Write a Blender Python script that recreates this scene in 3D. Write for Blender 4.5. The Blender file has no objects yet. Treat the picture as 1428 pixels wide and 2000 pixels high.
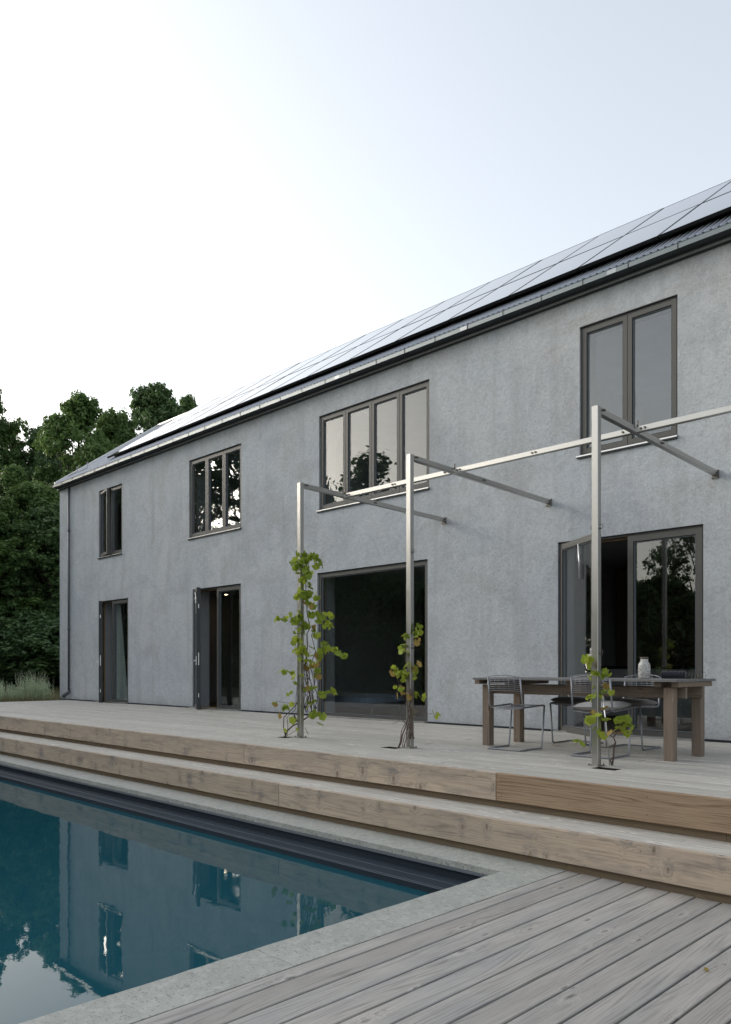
import bpy, bmesh, math, random
import numpy as np
from mathutils import Vector, Matrix

random.seed(7)
R = math.radians
sc = bpy.context.scene
col = sc.collection

# ------------------------------------------------------------------ camera
cam = bpy.data.cameras.new("camera")
camo = bpy.data.objects.new("camera", cam)
col.objects.link(camo)
camo.location = (0, 0, 1.395)
YAW = R(44.8875)
camo.rotation_euler = (R(90), 0, YAW)
cam.sensor_fit = 'HORIZONTAL'
cam.sensor_width = 36.0
cam.lens = 36.0 * 1525.0 / 1428.0
cam.shift_y = 305.2 / 1428.0
cam.clip_start = 0.05
cam.clip_end = 2000
sc.camera = camo

# ------------------------------------------------------------------ light
SUN_AZ = R(197)      # maths azimuth of the glow (-X, slightly -Y): left of and behind the viewer
SUN_EL = R(11)
world = bpy.data.worlds.new("World")
sc.world = world
world.use_nodes = True
wn = world.node_tree
wn.nodes.clear()
out = wn.nodes.new("ShaderNodeOutputWorld")
bg = wn.nodes.new("ShaderNodeBackground")
sky = wn.nodes.new("ShaderNodeTexSky")
sky.sky_type = 'NISHITA'
sky.sun_disc = False
sky.sun_elevation = SUN_EL
sky.sun_rotation = R(90) - SUN_AZ
sky.air_density = 1.0
sky.dust_density = 4.0
sky.ozone_density = 1.0
hs = wn.nodes.new("ShaderNodeHueSaturation")
hs.inputs['Saturation'].default_value = 0.42
mixw = wn.nodes.new("ShaderNodeMix")
mixw.data_type = 'RGBA'
mixw.blend_type = 'ADD'
mixw.inputs[0].default_value = 1.0
mixw.inputs[7].default_value = (0.02, 0.04, 0.12, 1)      # thin high overcast veil
gm = wn.nodes.new("ShaderNodeGamma")
gm.inputs[1].default_value = 0.80
wn.links.new(sky.outputs[0], gm.inputs[0])
wn.links.new(gm.outputs[0], hs.inputs['Color'])
tint = wn.nodes.new("ShaderNodeMix")
tint.data_type = 'RGBA'
tint.blend_type = 'MULTIPLY'
tint.inputs[0].default_value = 1.0
tint.inputs[7].default_value = (0.99, 0.985, 0.95, 1)
wn.links.new(hs.outputs[0], tint.inputs[6])
wn.links.new(tint.outputs[2], mixw.inputs[6])
wn.links.new(mixw.outputs[2], bg.inputs[0])
bg.inputs[1].default_value = 0.15
wn.links.new(bg.outputs[0], out.inputs[0])

sl = bpy.data.lights.new("sun", 'SUN')
sl.energy = 0.9
sl.angle = R(40)
sl.color = (1.0, 0.93, 0.84)
slo = bpy.data.objects.new("sun", sl)
col.objects.link(slo)
sdir = Vector((math.cos(SUN_AZ) * math.cos(SUN_EL), math.sin(SUN_AZ) * math.cos(SUN_EL), math.sin(SUN_EL)))
slo.rotation_euler = sdir.to_track_quat('Z', 'Y').to_euler()

sc.view_settings.view_transform = 'Standard'
sc.view_settings.look = 'None'
sc.view_settings.exposure = 1.92
sc.view_settings.gamma = 1.0
sc.view_settings.use_curve_mapping = False
sc.cycles.use_denoising = True
sc.cycles.max_bounces = 8
sc.cycles.transparent_max_bounces = 16
sc.cycles.caustics_reflective = False
sc.cycles.caustics_refractive = False

# ------------------------------------------------------------------ node helpers
class NT:
    def __init__(s, name):
        s.m = bpy.data.materials.new(name)
        s.m.use_nodes = True
        s.t = s.m.node_tree
        s.b = s.t.nodes["Principled BSDF"]
        s.out = s.t.nodes["Material Output"]
    def n(s, typ, **kw):
        nd = s.t.nodes.new(typ)
        for k, v in kw.items():
            if k.startswith('_'):
                nd.inputs[k[1:]].default_value = v
            else:
                setattr(nd, k, v)
        return nd
    def l(s, a, b):
        s.t.links.new(a, b)
    def math(s, op, a, b=None, c=None, clamp=False):
        nd = s.n("ShaderNodeMath", operation=op, use_clamp=clamp)
        for i, v in enumerate((a, b, c)):
            if v is None:
                continue
            if hasattr(v, 'links'):
                s.l(v, nd.inputs[i])
            else:
                nd.inputs[i].default_value = v
        return nd.outputs[0]
    def comb(s, x, y, z):
        nd = s.n("ShaderNodeCombineXYZ")
        for i, v in enumerate((x, y, z)):
            if hasattr(v, 'links'):
                s.l(v, nd.inputs[i])
            else:
                nd.inputs[i].default_value = v
        return nd.outputs[0]
    def noise(s, vec, scale, detail=2, rough=0.5, dist=0.0):
        nd = s.n("ShaderNodeTexNoise", _Scale=scale, _Detail=detail, _Roughness=rough, _Distortion=dist)
        if vec is not None:
            s.l(vec, nd.inputs['Vector'])
        return nd.outputs[0]
    def ramp(s, fac, stops, interp='LINEAR'):
        nd = s.n("ShaderNodeValToRGB")
        nd.color_ramp.interpolation = interp
        e = nd.color_ramp.elements
        while len(e) < len(stops):
            e.new(0.5)
        for el, (p, c) in zip(e, stops):
            el.position = p
            el.color = (c, c, c, 1) if not hasattr(c, '__len__') else (*c, 1)
        s.l(fac, nd.inputs[0])
        return nd.outputs[0]
    def mix(s, fac, a, b, blend='MIX'):
        nd = s.n("ShaderNodeMix", data_type='RGBA', blend_type=blend)
        for i, v in ((0, fac), (6, a), (7, b)):
            if hasattr(v, 'links'):
                s.l(v, nd.inputs[i])
            elif i == 0:
                nd.inputs[0].default_value = v
            else:
                nd.inputs[i].default_value = (*v, 1)
        return nd.outputs[2]
    def mapr(s, v, a, b, c, d):
        nd = s.n("ShaderNodeMapRange")
        s.l(v, nd.inputs[0])
        for i, q in zip((1, 2, 3, 4), (a, b, c, d)):
            nd.inputs[i].default_value = q
        return nd.outputs[0]
    def bump(s, h, strength, dist):
        nd = s.n("ShaderNodeBump", _Strength=strength, _Distance=dist)
        s.l(h, nd.inputs['Height'])
        s.l(nd.outputs[0], s.b.inputs['Normal'])
        return nd

def simple(name, colr, rough=0.6, metal=0.0, var=0.12, vscale=3.0, bump=0.0, bscale=60):
    t = NT(name)
    tc = t.n("ShaderNodeTexCoord").outputs['Object']
    nz = t.noise(tc, vscale, 4)
    c = t.mix(nz, tuple(x * (1 - var) for x in colr), tuple(min(1, x * (1 + var)) for x in colr))
    t.l(c, t.b.inputs['Base Color'])
    t.b.inputs['Roughness'].default_value = rough
    t.b.inputs['Metallic'].default_value = metal
    if bump:
        t.bump(t.noise(tc, bscale, 3), bump, 0.002)
    return t.m

def wood(name, light, dark, tint, vary=0.45, knots=0.55, lines=1.0, rough=0.75, cath=9.0, width=0.145, spec=0.35, streak=0.35, blot=(0.12, 0.125, 0.14), halo_amt=0.6, halo_col=None, kl=1.9, kw=6.0, ks=1.0):
    """planks: local X is the length of the board; y+z runs across it on every face"""
    t = NT(name)
    tc = t.n("ShaderNodeTexCoord").outputs['Object']
    sp = t.n("ShaderNodeSeparateXYZ")
    t.l(tc, sp.inputs[0])
    rnd = t.n("ShaderNodeObjectInfo").outputs['Random']
    L = t.math('ADD', sp.outputs[0], t.math('MULTIPLY', rnd, 173.0))
    W0 = t.math('ADD', sp.outputs[1], sp.outputs[2])
    W = t.math('ADD', W0, t.math('MULTIPLY', rnd, 37.0))
    # knots
    kv = t.comb(t.math('MULTIPLY', L, kl), t.math('MULTIPLY', W, kw), 0.0)
    vo = t.n("ShaderNodeTexVoronoi", feature='F1', voronoi_dimensions='2D', _Scale=1.0, _Randomness=1.0)
    t.l(kv, vo.inputs['Vector'])
    d = vo.outputs['Distance']
    sc_ = t.n("ShaderNodeSeparateColor")
    t.l(vo.outputs['Color'], sc_.inputs[0])
    on = t.math('GREATER_THAN', sc_.outputs[0], 1.0 - knots)
    size = t.mapr(sc_.outputs[1], 0, 1, 0.03*ks, 0.085*ks)
    wob = t.noise(t.comb(t.math('MULTIPLY', L, 22.0), t.math('MULTIPLY', W, 30.0), 4.0), 1.0, 3, 0.6)
    kd = t.math('MULTIPLY', t.math('DIVIDE', d, size), t.mapr(wob, 0.3, 0.7, 0.55, 1.5))
    core = t.math('MULTIPLY', t.mapr(kd, 0.55, 1.0, 1.0, 0.0), on)
    halo = t.math('MULTIPLY', t.math('POWER', 2.718, t.math('MULTIPLY', t.math('MULTIPLY', kd, kd), -0.16)), on)
    # flowing grain: contour lines of a stretched smooth field, bent round the knots
    f1 = t.noise(t.comb(t.math('MULTIPLY', L, 0.55), t.math('MULTIPLY', W, 6.5), t.math('MULTIPLY', rnd, 9.0)), 1.0, 1.5, 0.4)
    f = t.math('ADD', t.math('MULTIPLY', f1, 0.7), t.math('MULTIPLY', halo, 0.12))
    f = t.math('ADD', f, t.math('MULTIPLY', W0, 2.6))
    wav = t.math('SINE', t.math('MULTIPLY', f, 6.283 * cath))
    wav = t.mapr(wav, -1, 1, 0, 1)
    wav = t.math('POWER', wav, 3.0)
    fade = t.noise(t.comb(t.math('MULTIPLY', L, 2.2), t.math('MULTIPLY', W, 20), 3.0), 1.0, 2)
    wav = t.math('MULTIPLY', wav, t.mapr(fade, 0.40, 0.62, 0.05, 0.9))
    fine = t.noise(t.comb(t.math('MULTIPLY', L, 3.0), t.math('MULTIPLY', W, 230.0), 1.0), 1.0, 3, 0.6)
    midg = t.noise(t.comb(t.math('MULTIPLY', L, 1.5), t.math('ADD', t.math('MULTIPLY', W, 85.0), t.math('MULTIPLY', halo, 4.0)), 2.0), 1.0, 2, 0.55)
    fib = t.noise(t.comb(t.math('MULTIPLY', L, 14.0), t.math('MULTIPLY', W, 620.0), 1.0), 1.0, 2, 0.6)
    patch = t.noise(t.comb(t.math('MULTIPLY', L, 0.9), t.math('MULTIPLY', W, 5.0), 7.0), 1.0, 4, 0.6)
    stain = t.noise(t.comb(t.math('MULTIPLY', L, 2.2), t.math('MULTIPLY', W, 11.0), 5.0), 1.0, 5, 0.65)
    base = t.mix(t.mapr(patch, 0.3, 0.7, 0, 1), light, tint)
    base = t.mix(t.mapr(rnd, 0, 1, 0.0, vary), base, tuple(0.62 * x for x in light))
    base = t.mix(t.math('MULTIPLY', t.mapr(stain, 0.52, 0.72, 0, 1), streak), base, blot)
    base = t.mix(t.math('MULTIPLY', t.mapr(fine, 0.52, 0.66, 0, 1), 0.55 * lines), base, dark)
    base = t.mix(t.math('MULTIPLY', t.mapr(midg, 0.55, 0.64, 0, 1), 0.38 * lines), base, tuple(0.5*(x+y) for x, y in zip(dark, light)))
    base = t.mix(t.math('MULTIPLY', wav, 0.6 * lines), base, dark)
    base = t.mix(t.math('MULTIPLY', t.mapr(fib, 0.55, 0.8, 0, 1), 0.22), base, tuple(min(1, x * 1.35) for x in light))
    edge = t.math('MULTIPLY', t.math('MULTIPLY', t.mapr(kd, 1.0, 1.25, 0.0, 1.0), t.mapr(kd, 1.6, 3.2, 1.0, 0.0)), on)
    edge = t.math('MULTIPLY', edge, t.mapr(stain, 0.4, 0.6, 0.1, 1.0))
    base = t.mix(t.math('MULTIPLY', edge, halo_amt), base, halo_col or tuple(min(1, x * 1.3) for x in light))
    ring = t.math('MULTIPLY', t.mapr(wob, 0.35, 0.65, 0.5, 1.0), core)
    base = t.mix(t.math('MULTIPLY', ring, 0.75), base, tuple(0.6 * x for x in dark))
    t.l(base, t.b.inputs['Base Color'])
    t.b.inputs['Roughness'].default_value = rough
    t.b.inputs['Specular IOR Level'].default_value = spec
    h = t.math('ADD', t.math('MULTIPLY', wav, -0.6), t.math('MULTIPLY', fine, -0.8))
    h = t.math('ADD', h, t.math('MULTIPLY', core, 0.5))
    t.bump(h, 0.5, 0.0012)
    return t.m

MAT = {}
MAT['deck'] = wood('weathered_deck_wood', (0.455, 0.425, 0.385), (0.12, 0.11, 0.10), (0.31, 0.305, 0.30), vary=0.75, knots=0.7, halo_amt=0.35, rough=0.62, spec=0.5, cath=20.0, streak=0.35, blot=(0.20, 0.205, 0.22))
MAT['deck_high'] = wood('sheen_deck_wood', (0.60, 0.575, 0.52), (0.20, 0.18, 0.16), (0.47, 0.45, 0.41), vary=0.7, knots=0.75, lines=1.1, cath=16.0, rough=0.6, spec=0.5, streak=0.35, blot=(0.26, 0.255, 0.25))  # decking lightened, the upper deck's grazing sheen is put into its colour
MAT['fascia'] = wood('brown_fascia_wood', (0.56, 0.455, 0.345), (0.15, 0.115, 0.085), (0.40, 0.325, 0.26), knots=0.85, lines=0.8, cath=13.0, streak=0.75, rough=0.8, blot=(0.19, 0.175, 0.165), halo_amt=0.7, halo_col=(0.19, 0.18, 0.175), kl=4.6, kw=2.1, ks=1.5)
MAT['fascia_tan'] = wood('tan_fascia_wood', (0.36, 0.26, 0.17), (0.12, 0.07, 0.04), (0.30, 0.215, 0.145), vary=0.1, knots=0.25, lines=1.2, cath=20.0, streak=0.1, rough=0.8, blot=(0.17, 0.14, 0.12))
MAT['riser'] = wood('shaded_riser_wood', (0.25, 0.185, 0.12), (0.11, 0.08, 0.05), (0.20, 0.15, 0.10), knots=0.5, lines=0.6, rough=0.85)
MAT['table'] = wood('table_post_wood', (0.27, 0.205, 0.155), (0.10, 0.075, 0.06), (0.20, 0.16, 0.13), knots=0.6, lines=1.0, rough=0.75)
MAT['table_top'] = wood('table_top_wood', (0.22, 0.215, 0.21), (0.09, 0.088, 0.085), (0.16, 0.16, 0.165), knots=0.3, lines=0.9, rough=0.6)
MAT['inner_wood'] = simple('oiled_inner_frame_wood', (0.30, 0.19, 0.11), 0.5)

def m_plaster():
    t = NT('grey_lime_plaster')
    tc = t.n("ShaderNodeTexCoord").outputs['Object']
    big = t.noise(tc, 0.45, 4, 0.55, 0.6)
    mid = t.noise(tc, 1.1, 5, 0.55, 1.6)
    sm = t.noise(tc, 6.0, 5, 0.65, 2.2)
    grit = t.noise(tc, 38.0, 5, 0.75)
    fine = t.noise(tc, 180.0, 2, 0.6)
    c = t.mix(t.mapr(big, 0.35, 0.65, 0, 1), (0.455, 0.488, 0.522), (0.510, 0.528, 0.540))
    c = t.mix(t.math('MULTIPLY', t.mapr(mid, 0.46, 0.70, 0, 1), 0.50), c, (0.325, 0.345, 0.380))
    c = t.mix(t.math('MULTIPLY', t.mapr(sm, 0.48, 0.70, 0, 1), 0.28), c, (0.56, 0.585, 0.61))
    c = t.mix(t.math('MULTIPLY', t.mapr(sm, 0.5, 0.32, 0, 1), 0.24), c, (0.285, 0.295, 0.31))
    warm = t.noise(tc, 0.9, 4, 0.6, 2.0)
    c = t.mix(t.math('MULTIPLY', t.mapr(warm, 0.52, 0.7, 0, 1), 0.45), c, (0.375, 0.360, 0.345))
    c = t.mix(t.math('MULTIPLY', t.mapr(grit, 0.50, 0.72, 0, 1), 0.55), c, (0.23, 0.235, 0.245))
    c = t.mix(t.math('MULTIPLY', t.mapr(grit, 0.48, 0.30, 0, 1), 0.40), c, (0.62, 0.64, 0.66))
    # rain marks running down, and a splash zone near the deck
    sp = t.n("ShaderNodeSeparateXYZ")
    t.l(tc, sp.inputs[0])
    run = t.noise(t.comb(t.math('MULTIPLY', sp.outputs[0], 3.5), sp.outputs[1], t.math('MULTIPLY', sp.outputs[2], 0.35)), 1.0, 5, 0.65)
    c = t.mix(t.math('MULTIPLY', t.mapr(run, 0.50, 0.66, 0, 1), 0.4), c, (0.33, 0.338, 0.345))
    # splash dirt along the foot of the wall
    foot = t.math('MULTIPLY', t.mapr(sp.outputs[2], 0.56, 0.80, 1.0, 0.0), t.mapr(mid, 0.35, 0.6, 0.2, 1.0))
    c = t.mix(t.math('MULTIPLY', foot, 0.35), c, (0.24, 0.235, 0.22))
    t.l(c, t.b.inputs['Base Color'])
    t.b.inputs['Roughness'].default_value = 0.95
    t.b.inputs['Specular IOR Level'].default_value = 0.2
    h = t.math('ADD', t.math('MULTIPLY', sm, 1.6), t.math('ADD', t.math('MULTIPLY', grit, 0.8), t.math('MULTIPLY', fine, 0.35)))
    t.bump(h, 0.5, 0.011)
    return t.m
MAT['plaster'] = m_plaster()
MAT['inner_plaster'] = simple('inner_wall_plaster', (0.36, 0.37, 0.39), 0.9)
MAT['white_wall'] = simple('white_inner_wall', (0.74, 0.78, 0.83), 0.9)
MAT['dark_room'] = simple('dark_oiled_wood_wall', (0.15, 0.09, 0.055), 0.6)
MAT['room_floor'] = simple('inner_floor_boards', (0.26, 0.22, 0.17), 0.5)
MAT['frame'] = simple('grey_brown_window_aluminium', (0.080, 0.078, 0.072), 0.5, 0.0, 0.06)
MAT['gasket'] = simple('black_rubber_gasket', (0.012, 0.013, 0.015), 0.6)
MAT['dark_edge'] = simple('dark_door_edge', (0.02, 0.022, 0.025), 0.5)

def m_glass():
    t = NT('window_glass')
    tr = t.n("ShaderNodeBsdfTransparent")
    tr.inputs[0].default_value = (0.88, 0.90, 0.90, 1)
    gl = t.n("ShaderNodeBsdfGlossy", _Roughness=0.0)
    lw = t.n("ShaderNodeLayerWeight", _Blend=0.5)
    p5 = t.math('POWER', lw.outputs['Facing'], 4.0)
    fac = t.math('ADD', t.math('MULTIPLY', p5, 0.85), 0.095, clamp=True)
    tc = t.n("ShaderNodeTexCoord").outputs['Object']
    nz = t.noise(tc, 1.3, 2)
    bp = t.n("ShaderNodeBump", _Strength=0.06, _Distance=0.02)
    t.l(nz, bp.inputs['Height'])
    t.l(bp.outputs[0], gl.inputs['Normal'])
    mx = t.n("ShaderNodeMixShader")
    t.l(fac, mx.inputs[0]); t.l(tr.outputs[0], mx.inputs[1]); t.l(gl.outputs[0], mx.inputs[2])
    t.l(mx.outputs[0], t.out.inputs[0])
    return t.m
MAT['glass'] = m_glass()

def m_metal(name, colr, r0, r1, brush=True):
    t = NT(name)
    tc = t.n("ShaderNodeTexCoord").outputs['Object']
    nz = t.noise(tc, 5.0, 5, 0.65)
    fine = t.noise(tc, 90.0, 3)
    c = t.mix(nz, tuple(x * 0.82 for x in colr), colr)
    t.l(c, t.b.inputs['Base Color'])
    t.b.inputs['Metallic'].default_value = 1.0
    t.l(t.mapr(nz, 0.3, 0.7, r0, r1), t.b.inputs['Roughness'])
    t.bump(fine, 0.03, 0.001)
    return t.m
MAT['steel'] = m_metal('brushed_stainless_steel', (0.52, 0.51, 0.485), 0.30, 0.36)
MAT['bolt'] = simple('dark_bolt_steel', (0.16, 0.14, 0.12), 0.4, 0.9)
MAT['dull_steel'] = simple('dull_steel_plate', (0.22, 0.21, 0.19), 0.5, 0.4)
MAT['zinc'] = m_metal('zinc_sheet', (0.66, 0.67, 0.67), 0.34, 0.46)
MAT['gutter'] = m_metal('galvanised_gutter', (0.19, 0.21, 0.215), 0.36, 0.44)
MAT['corrugated'] = m_metal('grey_corrugated_sheet', (0.40, 0.42, 0.45), 0.35, 0.5)
MAT['dark_trim'] = simple('dark_eaves_trim', (0.03, 0.036, 0.042), 0.5, 0.3)
MAT['joint'] = m_metal('newer_gutter_joint', (0.33, 0.35, 0.36), 0.36, 0.44)
MAT['flash'] = simple('light_eaves_flashing', (0.36, 0.37, 0.38), 0.5, 0.2)
MAT['downpipe'] = simple('grey_downpipe', (0.10, 0.11, 0.13), 0.45, 0.4)
MAT['galv_tube'] = simple('galvanised_chair_tube', (0.25, 0.26, 0.28), 0.42, 0.6)
MAT['panel_glass'] = None

def m_panel():
    t = NT('solar_cell_glass')
    t.b.inputs['Base Color'].default_value = (0.012, 0.014, 0.022, 1)
    t.b.inputs['Roughness'].default_value = 0.06
    t.b.inputs['IOR'].default_value = 1.75
    t.b.inputs['Coat Weight'].default_value = 0.6
    t.b.inputs['Coat Roughness'].default_value = 0.03
    return t.m
MAT['panel_glass'] = m_panel()
MAT['black'] = simple('black_anodised_frame', (0.012, 0.013, 0.015), 0.4, 0.3)

def m_stone():
    t = NT('cut_grey_limestone')
    tc = t.n("ShaderNodeTexCoord").outputs['Object']
    rnd = t.n("ShaderNodeObjectInfo").outputs['Random']
    big = t.noise(tc, 2.2, 5, 0.6, 0.5)
    mid = t.noise(tc, 14.0, 5, 0.7, 0.4)
    vv = t.n("ShaderNodeMapping")
    vv.inputs['Scale'].default_value = (38, 70, 38)
    vv.inputs['Rotation'].default_value = (0, 0, 0.5)
    t.l(tc, vv.inputs[0])
    pit = t.noise(vv.outputs[0], 1.0, 3, 0.6, 1.5)
    gr = t.noise(tc, 240, 2)
    c = t.mix(t.mapr(big, 0.3, 0.7, 0, 1), (0.285, 0.295, 0.270), (0.370, 0.375, 0.345))
    c = t.mix(t.math('MULTIPLY', t.mapr(mid, 0.48, 0.66, 0, 1), 0.6), c, (0.47, 0.475, 0.44))
    c = t.mix(t.math('MULTIPLY', t.mapr(pit, 0.57, 0.66, 0, 1), 0.8), c, (0.14, 0.15, 0.135))
    c = t.mix(t.math('MULTIPLY', t.mapr(gr, 0.55, 0.8, 0, 1), 0.25), c, (0.2, 0.21, 0.2))
    t.l(c, t.b.inputs['Base Color'])
    t.b.inputs['Roughness'].default_value = 0.72
    h = t.math('SUBTRACT', t.math('MULTIPLY', mid, 0.7), t.mapr(pit, 0.57, 0.66, 0, 0.8))
    t.bump(h, 0.5, 0.003)
    return t.m
MAT['stone'] = m_stone()

def m_water():
    t = NT('pool_water')
    tc = t.n("ShaderNodeTexCoord").outputs['Object']
    body = t.n("ShaderNodeBsdfDiffuse")
    body.inputs[0].default_value = (0.011, 0.070, 0.094, 1)
    gl = t.n("ShaderNodeBsdfGlossy", _Roughness=0.012)
    mp = t.n("ShaderNodeMapping")
    mp.inputs['Scale'].default_value = (1.0, 1.6, 1.0)
    t.l(tc, mp.inputs[0])
    n1 = t.noise(mp.outputs[0], 2.0, 2, 0.4)
    n2 = t.noise(mp.outputs[0], 16.0, 2, 0.5)
    h = t.math('ADD', n1, t.math('MULTIPLY', n2, 0.09))
    bp = t.n("ShaderNodeBump", _Strength=0.09, _Distance=0.012)
    t.l(h, bp.inputs['Height'])
    fr = t.n("ShaderNodeFresnel", _IOR=1.50)
    t.l(bp.outputs[0], fr.inputs['Normal'])
    t.l(bp.outputs[0], gl.inputs['Normal'])
    mx = t.n("ShaderNodeMixShader")
    t.l(fr.outputs[0], mx.inputs[0]); t.l(body.outputs[0], mx.inputs[1]); t.l(gl.outputs[0], mx.inputs[2])
    t.l(mx.outputs[0], t.out.inputs[0])
    return t.m
MAT['water'] = m_water()
MAT['liner'] = simple('dark_pool_liner', (0.026, 0.036, 0.048), 0.8, 0.0, 0.15, 2.0)
MAT['liner'].node_tree.nodes['Principled BSDF'].inputs['Specular IOR Level'].default_value = 0.12
MAT['rail_and_reflection'] = simple('liner_rail_aluminium', (0.11, 0.13, 0.15), 0.6)
MAT['soil'] = simple('dark_soil', (0.016, 0.012, 0.008), 0.95, 0, 0.3, 30, 0.6, 80)
MAT['bark'] = simple('tree_bark', (0.07, 0.055, 0.04), 0.9, 0, 0.4, 6, 0.6, 30)
MAT['vine_stem'] = simple('vine_stem_bark', (0.10, 0.07, 0.055), 0.85, 0, 0.3, 20)

def m_leaf(name, a, b, c3, tscale=0.35, trans=0.35):
    t = NT(name)
    tc = t.n("ShaderNodeTexCoord").outputs['Object']
    n1 = t.noise(tc, tscale, 3)
    n2 = t.noise(tc, 5.0, 2)
    rnd = t.n("ShaderNodeObjectInfo").outputs['Random']
    c = t.mix(t.mapr(n1, 0.35, 0.65, 0, 1), a, b)
    c = t.mix(t.math('MULTIPLY', t.mapr(n2, 0.5, 0.75, 0, 1), 0.6), c, c3)
    c = t.mix(t.math('MULTIPLY', rnd, 0.3), c, tuple(x * 0.6 for x in a))
    t.b.inputs['Roughness'].default_value = 0.55
    t.b.inputs['Specular IOR Level'].default_value = 0.3
    t.l(c, t.b.inputs['Base Color'])
    td = t.n("ShaderNodeBsdfTranslucent")
    t.l(c, td.inputs[0])
    mx = t.n("ShaderNodeMixShader", _Fac=trans)
    t.l(t.b.outputs[0], mx.inputs[1]); t.l(td.outputs[0], mx.inputs[2])
    t.l(mx.outputs[0], t.out.inputs[0])
    return t.m
MAT['oak_leaf'] = m_leaf('oak_foliage', (0.075, 0.145, 0.045), (0.125, 0.205, 0.055), (0.19, 0.23, 0.07))
MAT['dark_leaf'] = m_leaf('dark_foliage', (0.065, 0.125, 0.050), (0.095, 0.160, 0.055), (0.14, 0.18, 0.065))
MAT['herb'] = m_leaf('silvery_herb_foliage', (0.46, 0.54, 0.36), (0.52, 0.58, 0.40), (0.56, 0.60, 0.44), 3.0)
MAT['dry_grass'] = m_leaf('dry_grass', (0.20, 0.17, 0.09), (0.15, 0.15, 0.06), (0.28, 0.22, 0.12), 3.0)
MAT['vine_green'] = m_leaf('green_vine_leaf', (0.21, 0.31, 0.04), (0.31, 0.39, 0.05), (0.40, 0.43, 0.07), 14.0, 0.4)
MAT['vine_lime'] = m_leaf('lime_vine_leaf', (0.34, 0.43, 0.05), (0.42, 0.48, 0.07), (0.48, 0.46, 0.10), 16.0, 0.4)
MAT['vine_brown'] = m_leaf('browned_vine_leaf', (0.42, 0.34, 0.08), (0.38, 0.22, 0.09), (0.30, 0.13, 0.06), 22.0, 0.3)
MAT['berry'] = simple('dark_grape', (0.012, 0.012, 0.03), 0.35)
def m_grass():
    t = NT('meadow_ground')
    tc = t.n("ShaderNodeTexCoord").outputs['Object']
    c = t.mix(t.mapr(t.noise(tc, 0.4, 5, 0.6), 0.35, 0.65, 0, 1), (0.045, 0.065, 0.02), (0.10, 0.095, 0.045))
    c = t.mix(t.mapr(t.noise(tc, 25, 3), 0.4, 0.7, 0, 0.6), c, (0.03, 0.04, 0.015))
    t.l(c, t.b.inputs['Base Color'])
    t.b.inputs['Roughness'].default_value = 0.95
    return t.m
MAT['ground'] = m_grass()
def m_fabric(name, c):
    t = NT(name)
    tc = t.n("ShaderNodeTexCoord").outputs['Object']
    w = t.noise(tc, 350, 2)
    cc = t.mix(w, tuple(x * 0.8 for x in c), tuple(min(1, x * 1.15) for x in c))
    t.l(cc, t.b.inputs['Base Color'])
    t.b.inputs['Roughness'].default_value = 0.95
    t.b.inputs['Sheen Weight'].default_value = 0.2
    t.bump(t.noise(tc, 18, 3), 0.4, 0.01)
    return t.m
MAT['cush_black'] = m_fabric('charcoal_cushion_fabric', (0.028, 0.026, 0.026))
MAT['cush_grey'] = m_fabric('light_grey_cushion_fabric', (0.36, 0.35, 0.35))
MAT['cush_taupe'] = m_fabric('grey_brown_cushion_fabric', (0.13, 0.12, 0.11))
MAT['curtain'] = m_fabric('pale_curtain_fabric', (0.60, 0.66, 0.62))
MAT['sofa_shape'] = m_fabric('blue_grey_sofa_fabric', (0.28, 0.34, 0.42))
MAT['cabinet'] = simple('dark_kitchen_front', (0.12, 0.085, 0.06), 0.35)
MAT['counter_white'] = simple('pale_kitchen_front', (0.42, 0.43, 0.44), 0.5)
MAT['plastic_black'] = simple('black_kitchen_plastic', (0.01, 0.01, 0.012), 0.3)
MAT['dark_cloth'] = m_fabric('dark_blue_cloth', (0.014, 0.015, 0.025))
def m_vase():
    t = NT('speckled_ceramic')
    tc = t.n("ShaderNodeTexCoord").outputs['Object']
    n = t.noise(tc, 75, 3, 0.6, 1.0)
    c = t.mix(t.mapr(n, 0.5, 0.6, 0, 0.85), (0.50, 0.49, 0.47), (0.13, 0.12, 0.115))
    t.l(c, t.b.inputs['Base Color'])
    t.b.inputs['Roughness'].default_value = 0.4
    t.bump(n, 0.3, 0.002)
    return t.m
MAT['vase'] = m_vase()
MAT['vase_rim'] = simple('brown_unglazed_rim', (0.10, 0.08, 0.06), 0.7)
def m_emit(name, c, s):
    t = NT(name)
    t.b.inputs['Emission Color'].default_value = (*c, 1)
    t.b.inputs['Emission Strength'].default_value = s
    return t.m
MAT['lamp_on'] = m_emit('lit_spot_lamp', (1.0, 0.72, 0.42), 9.0)

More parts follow.
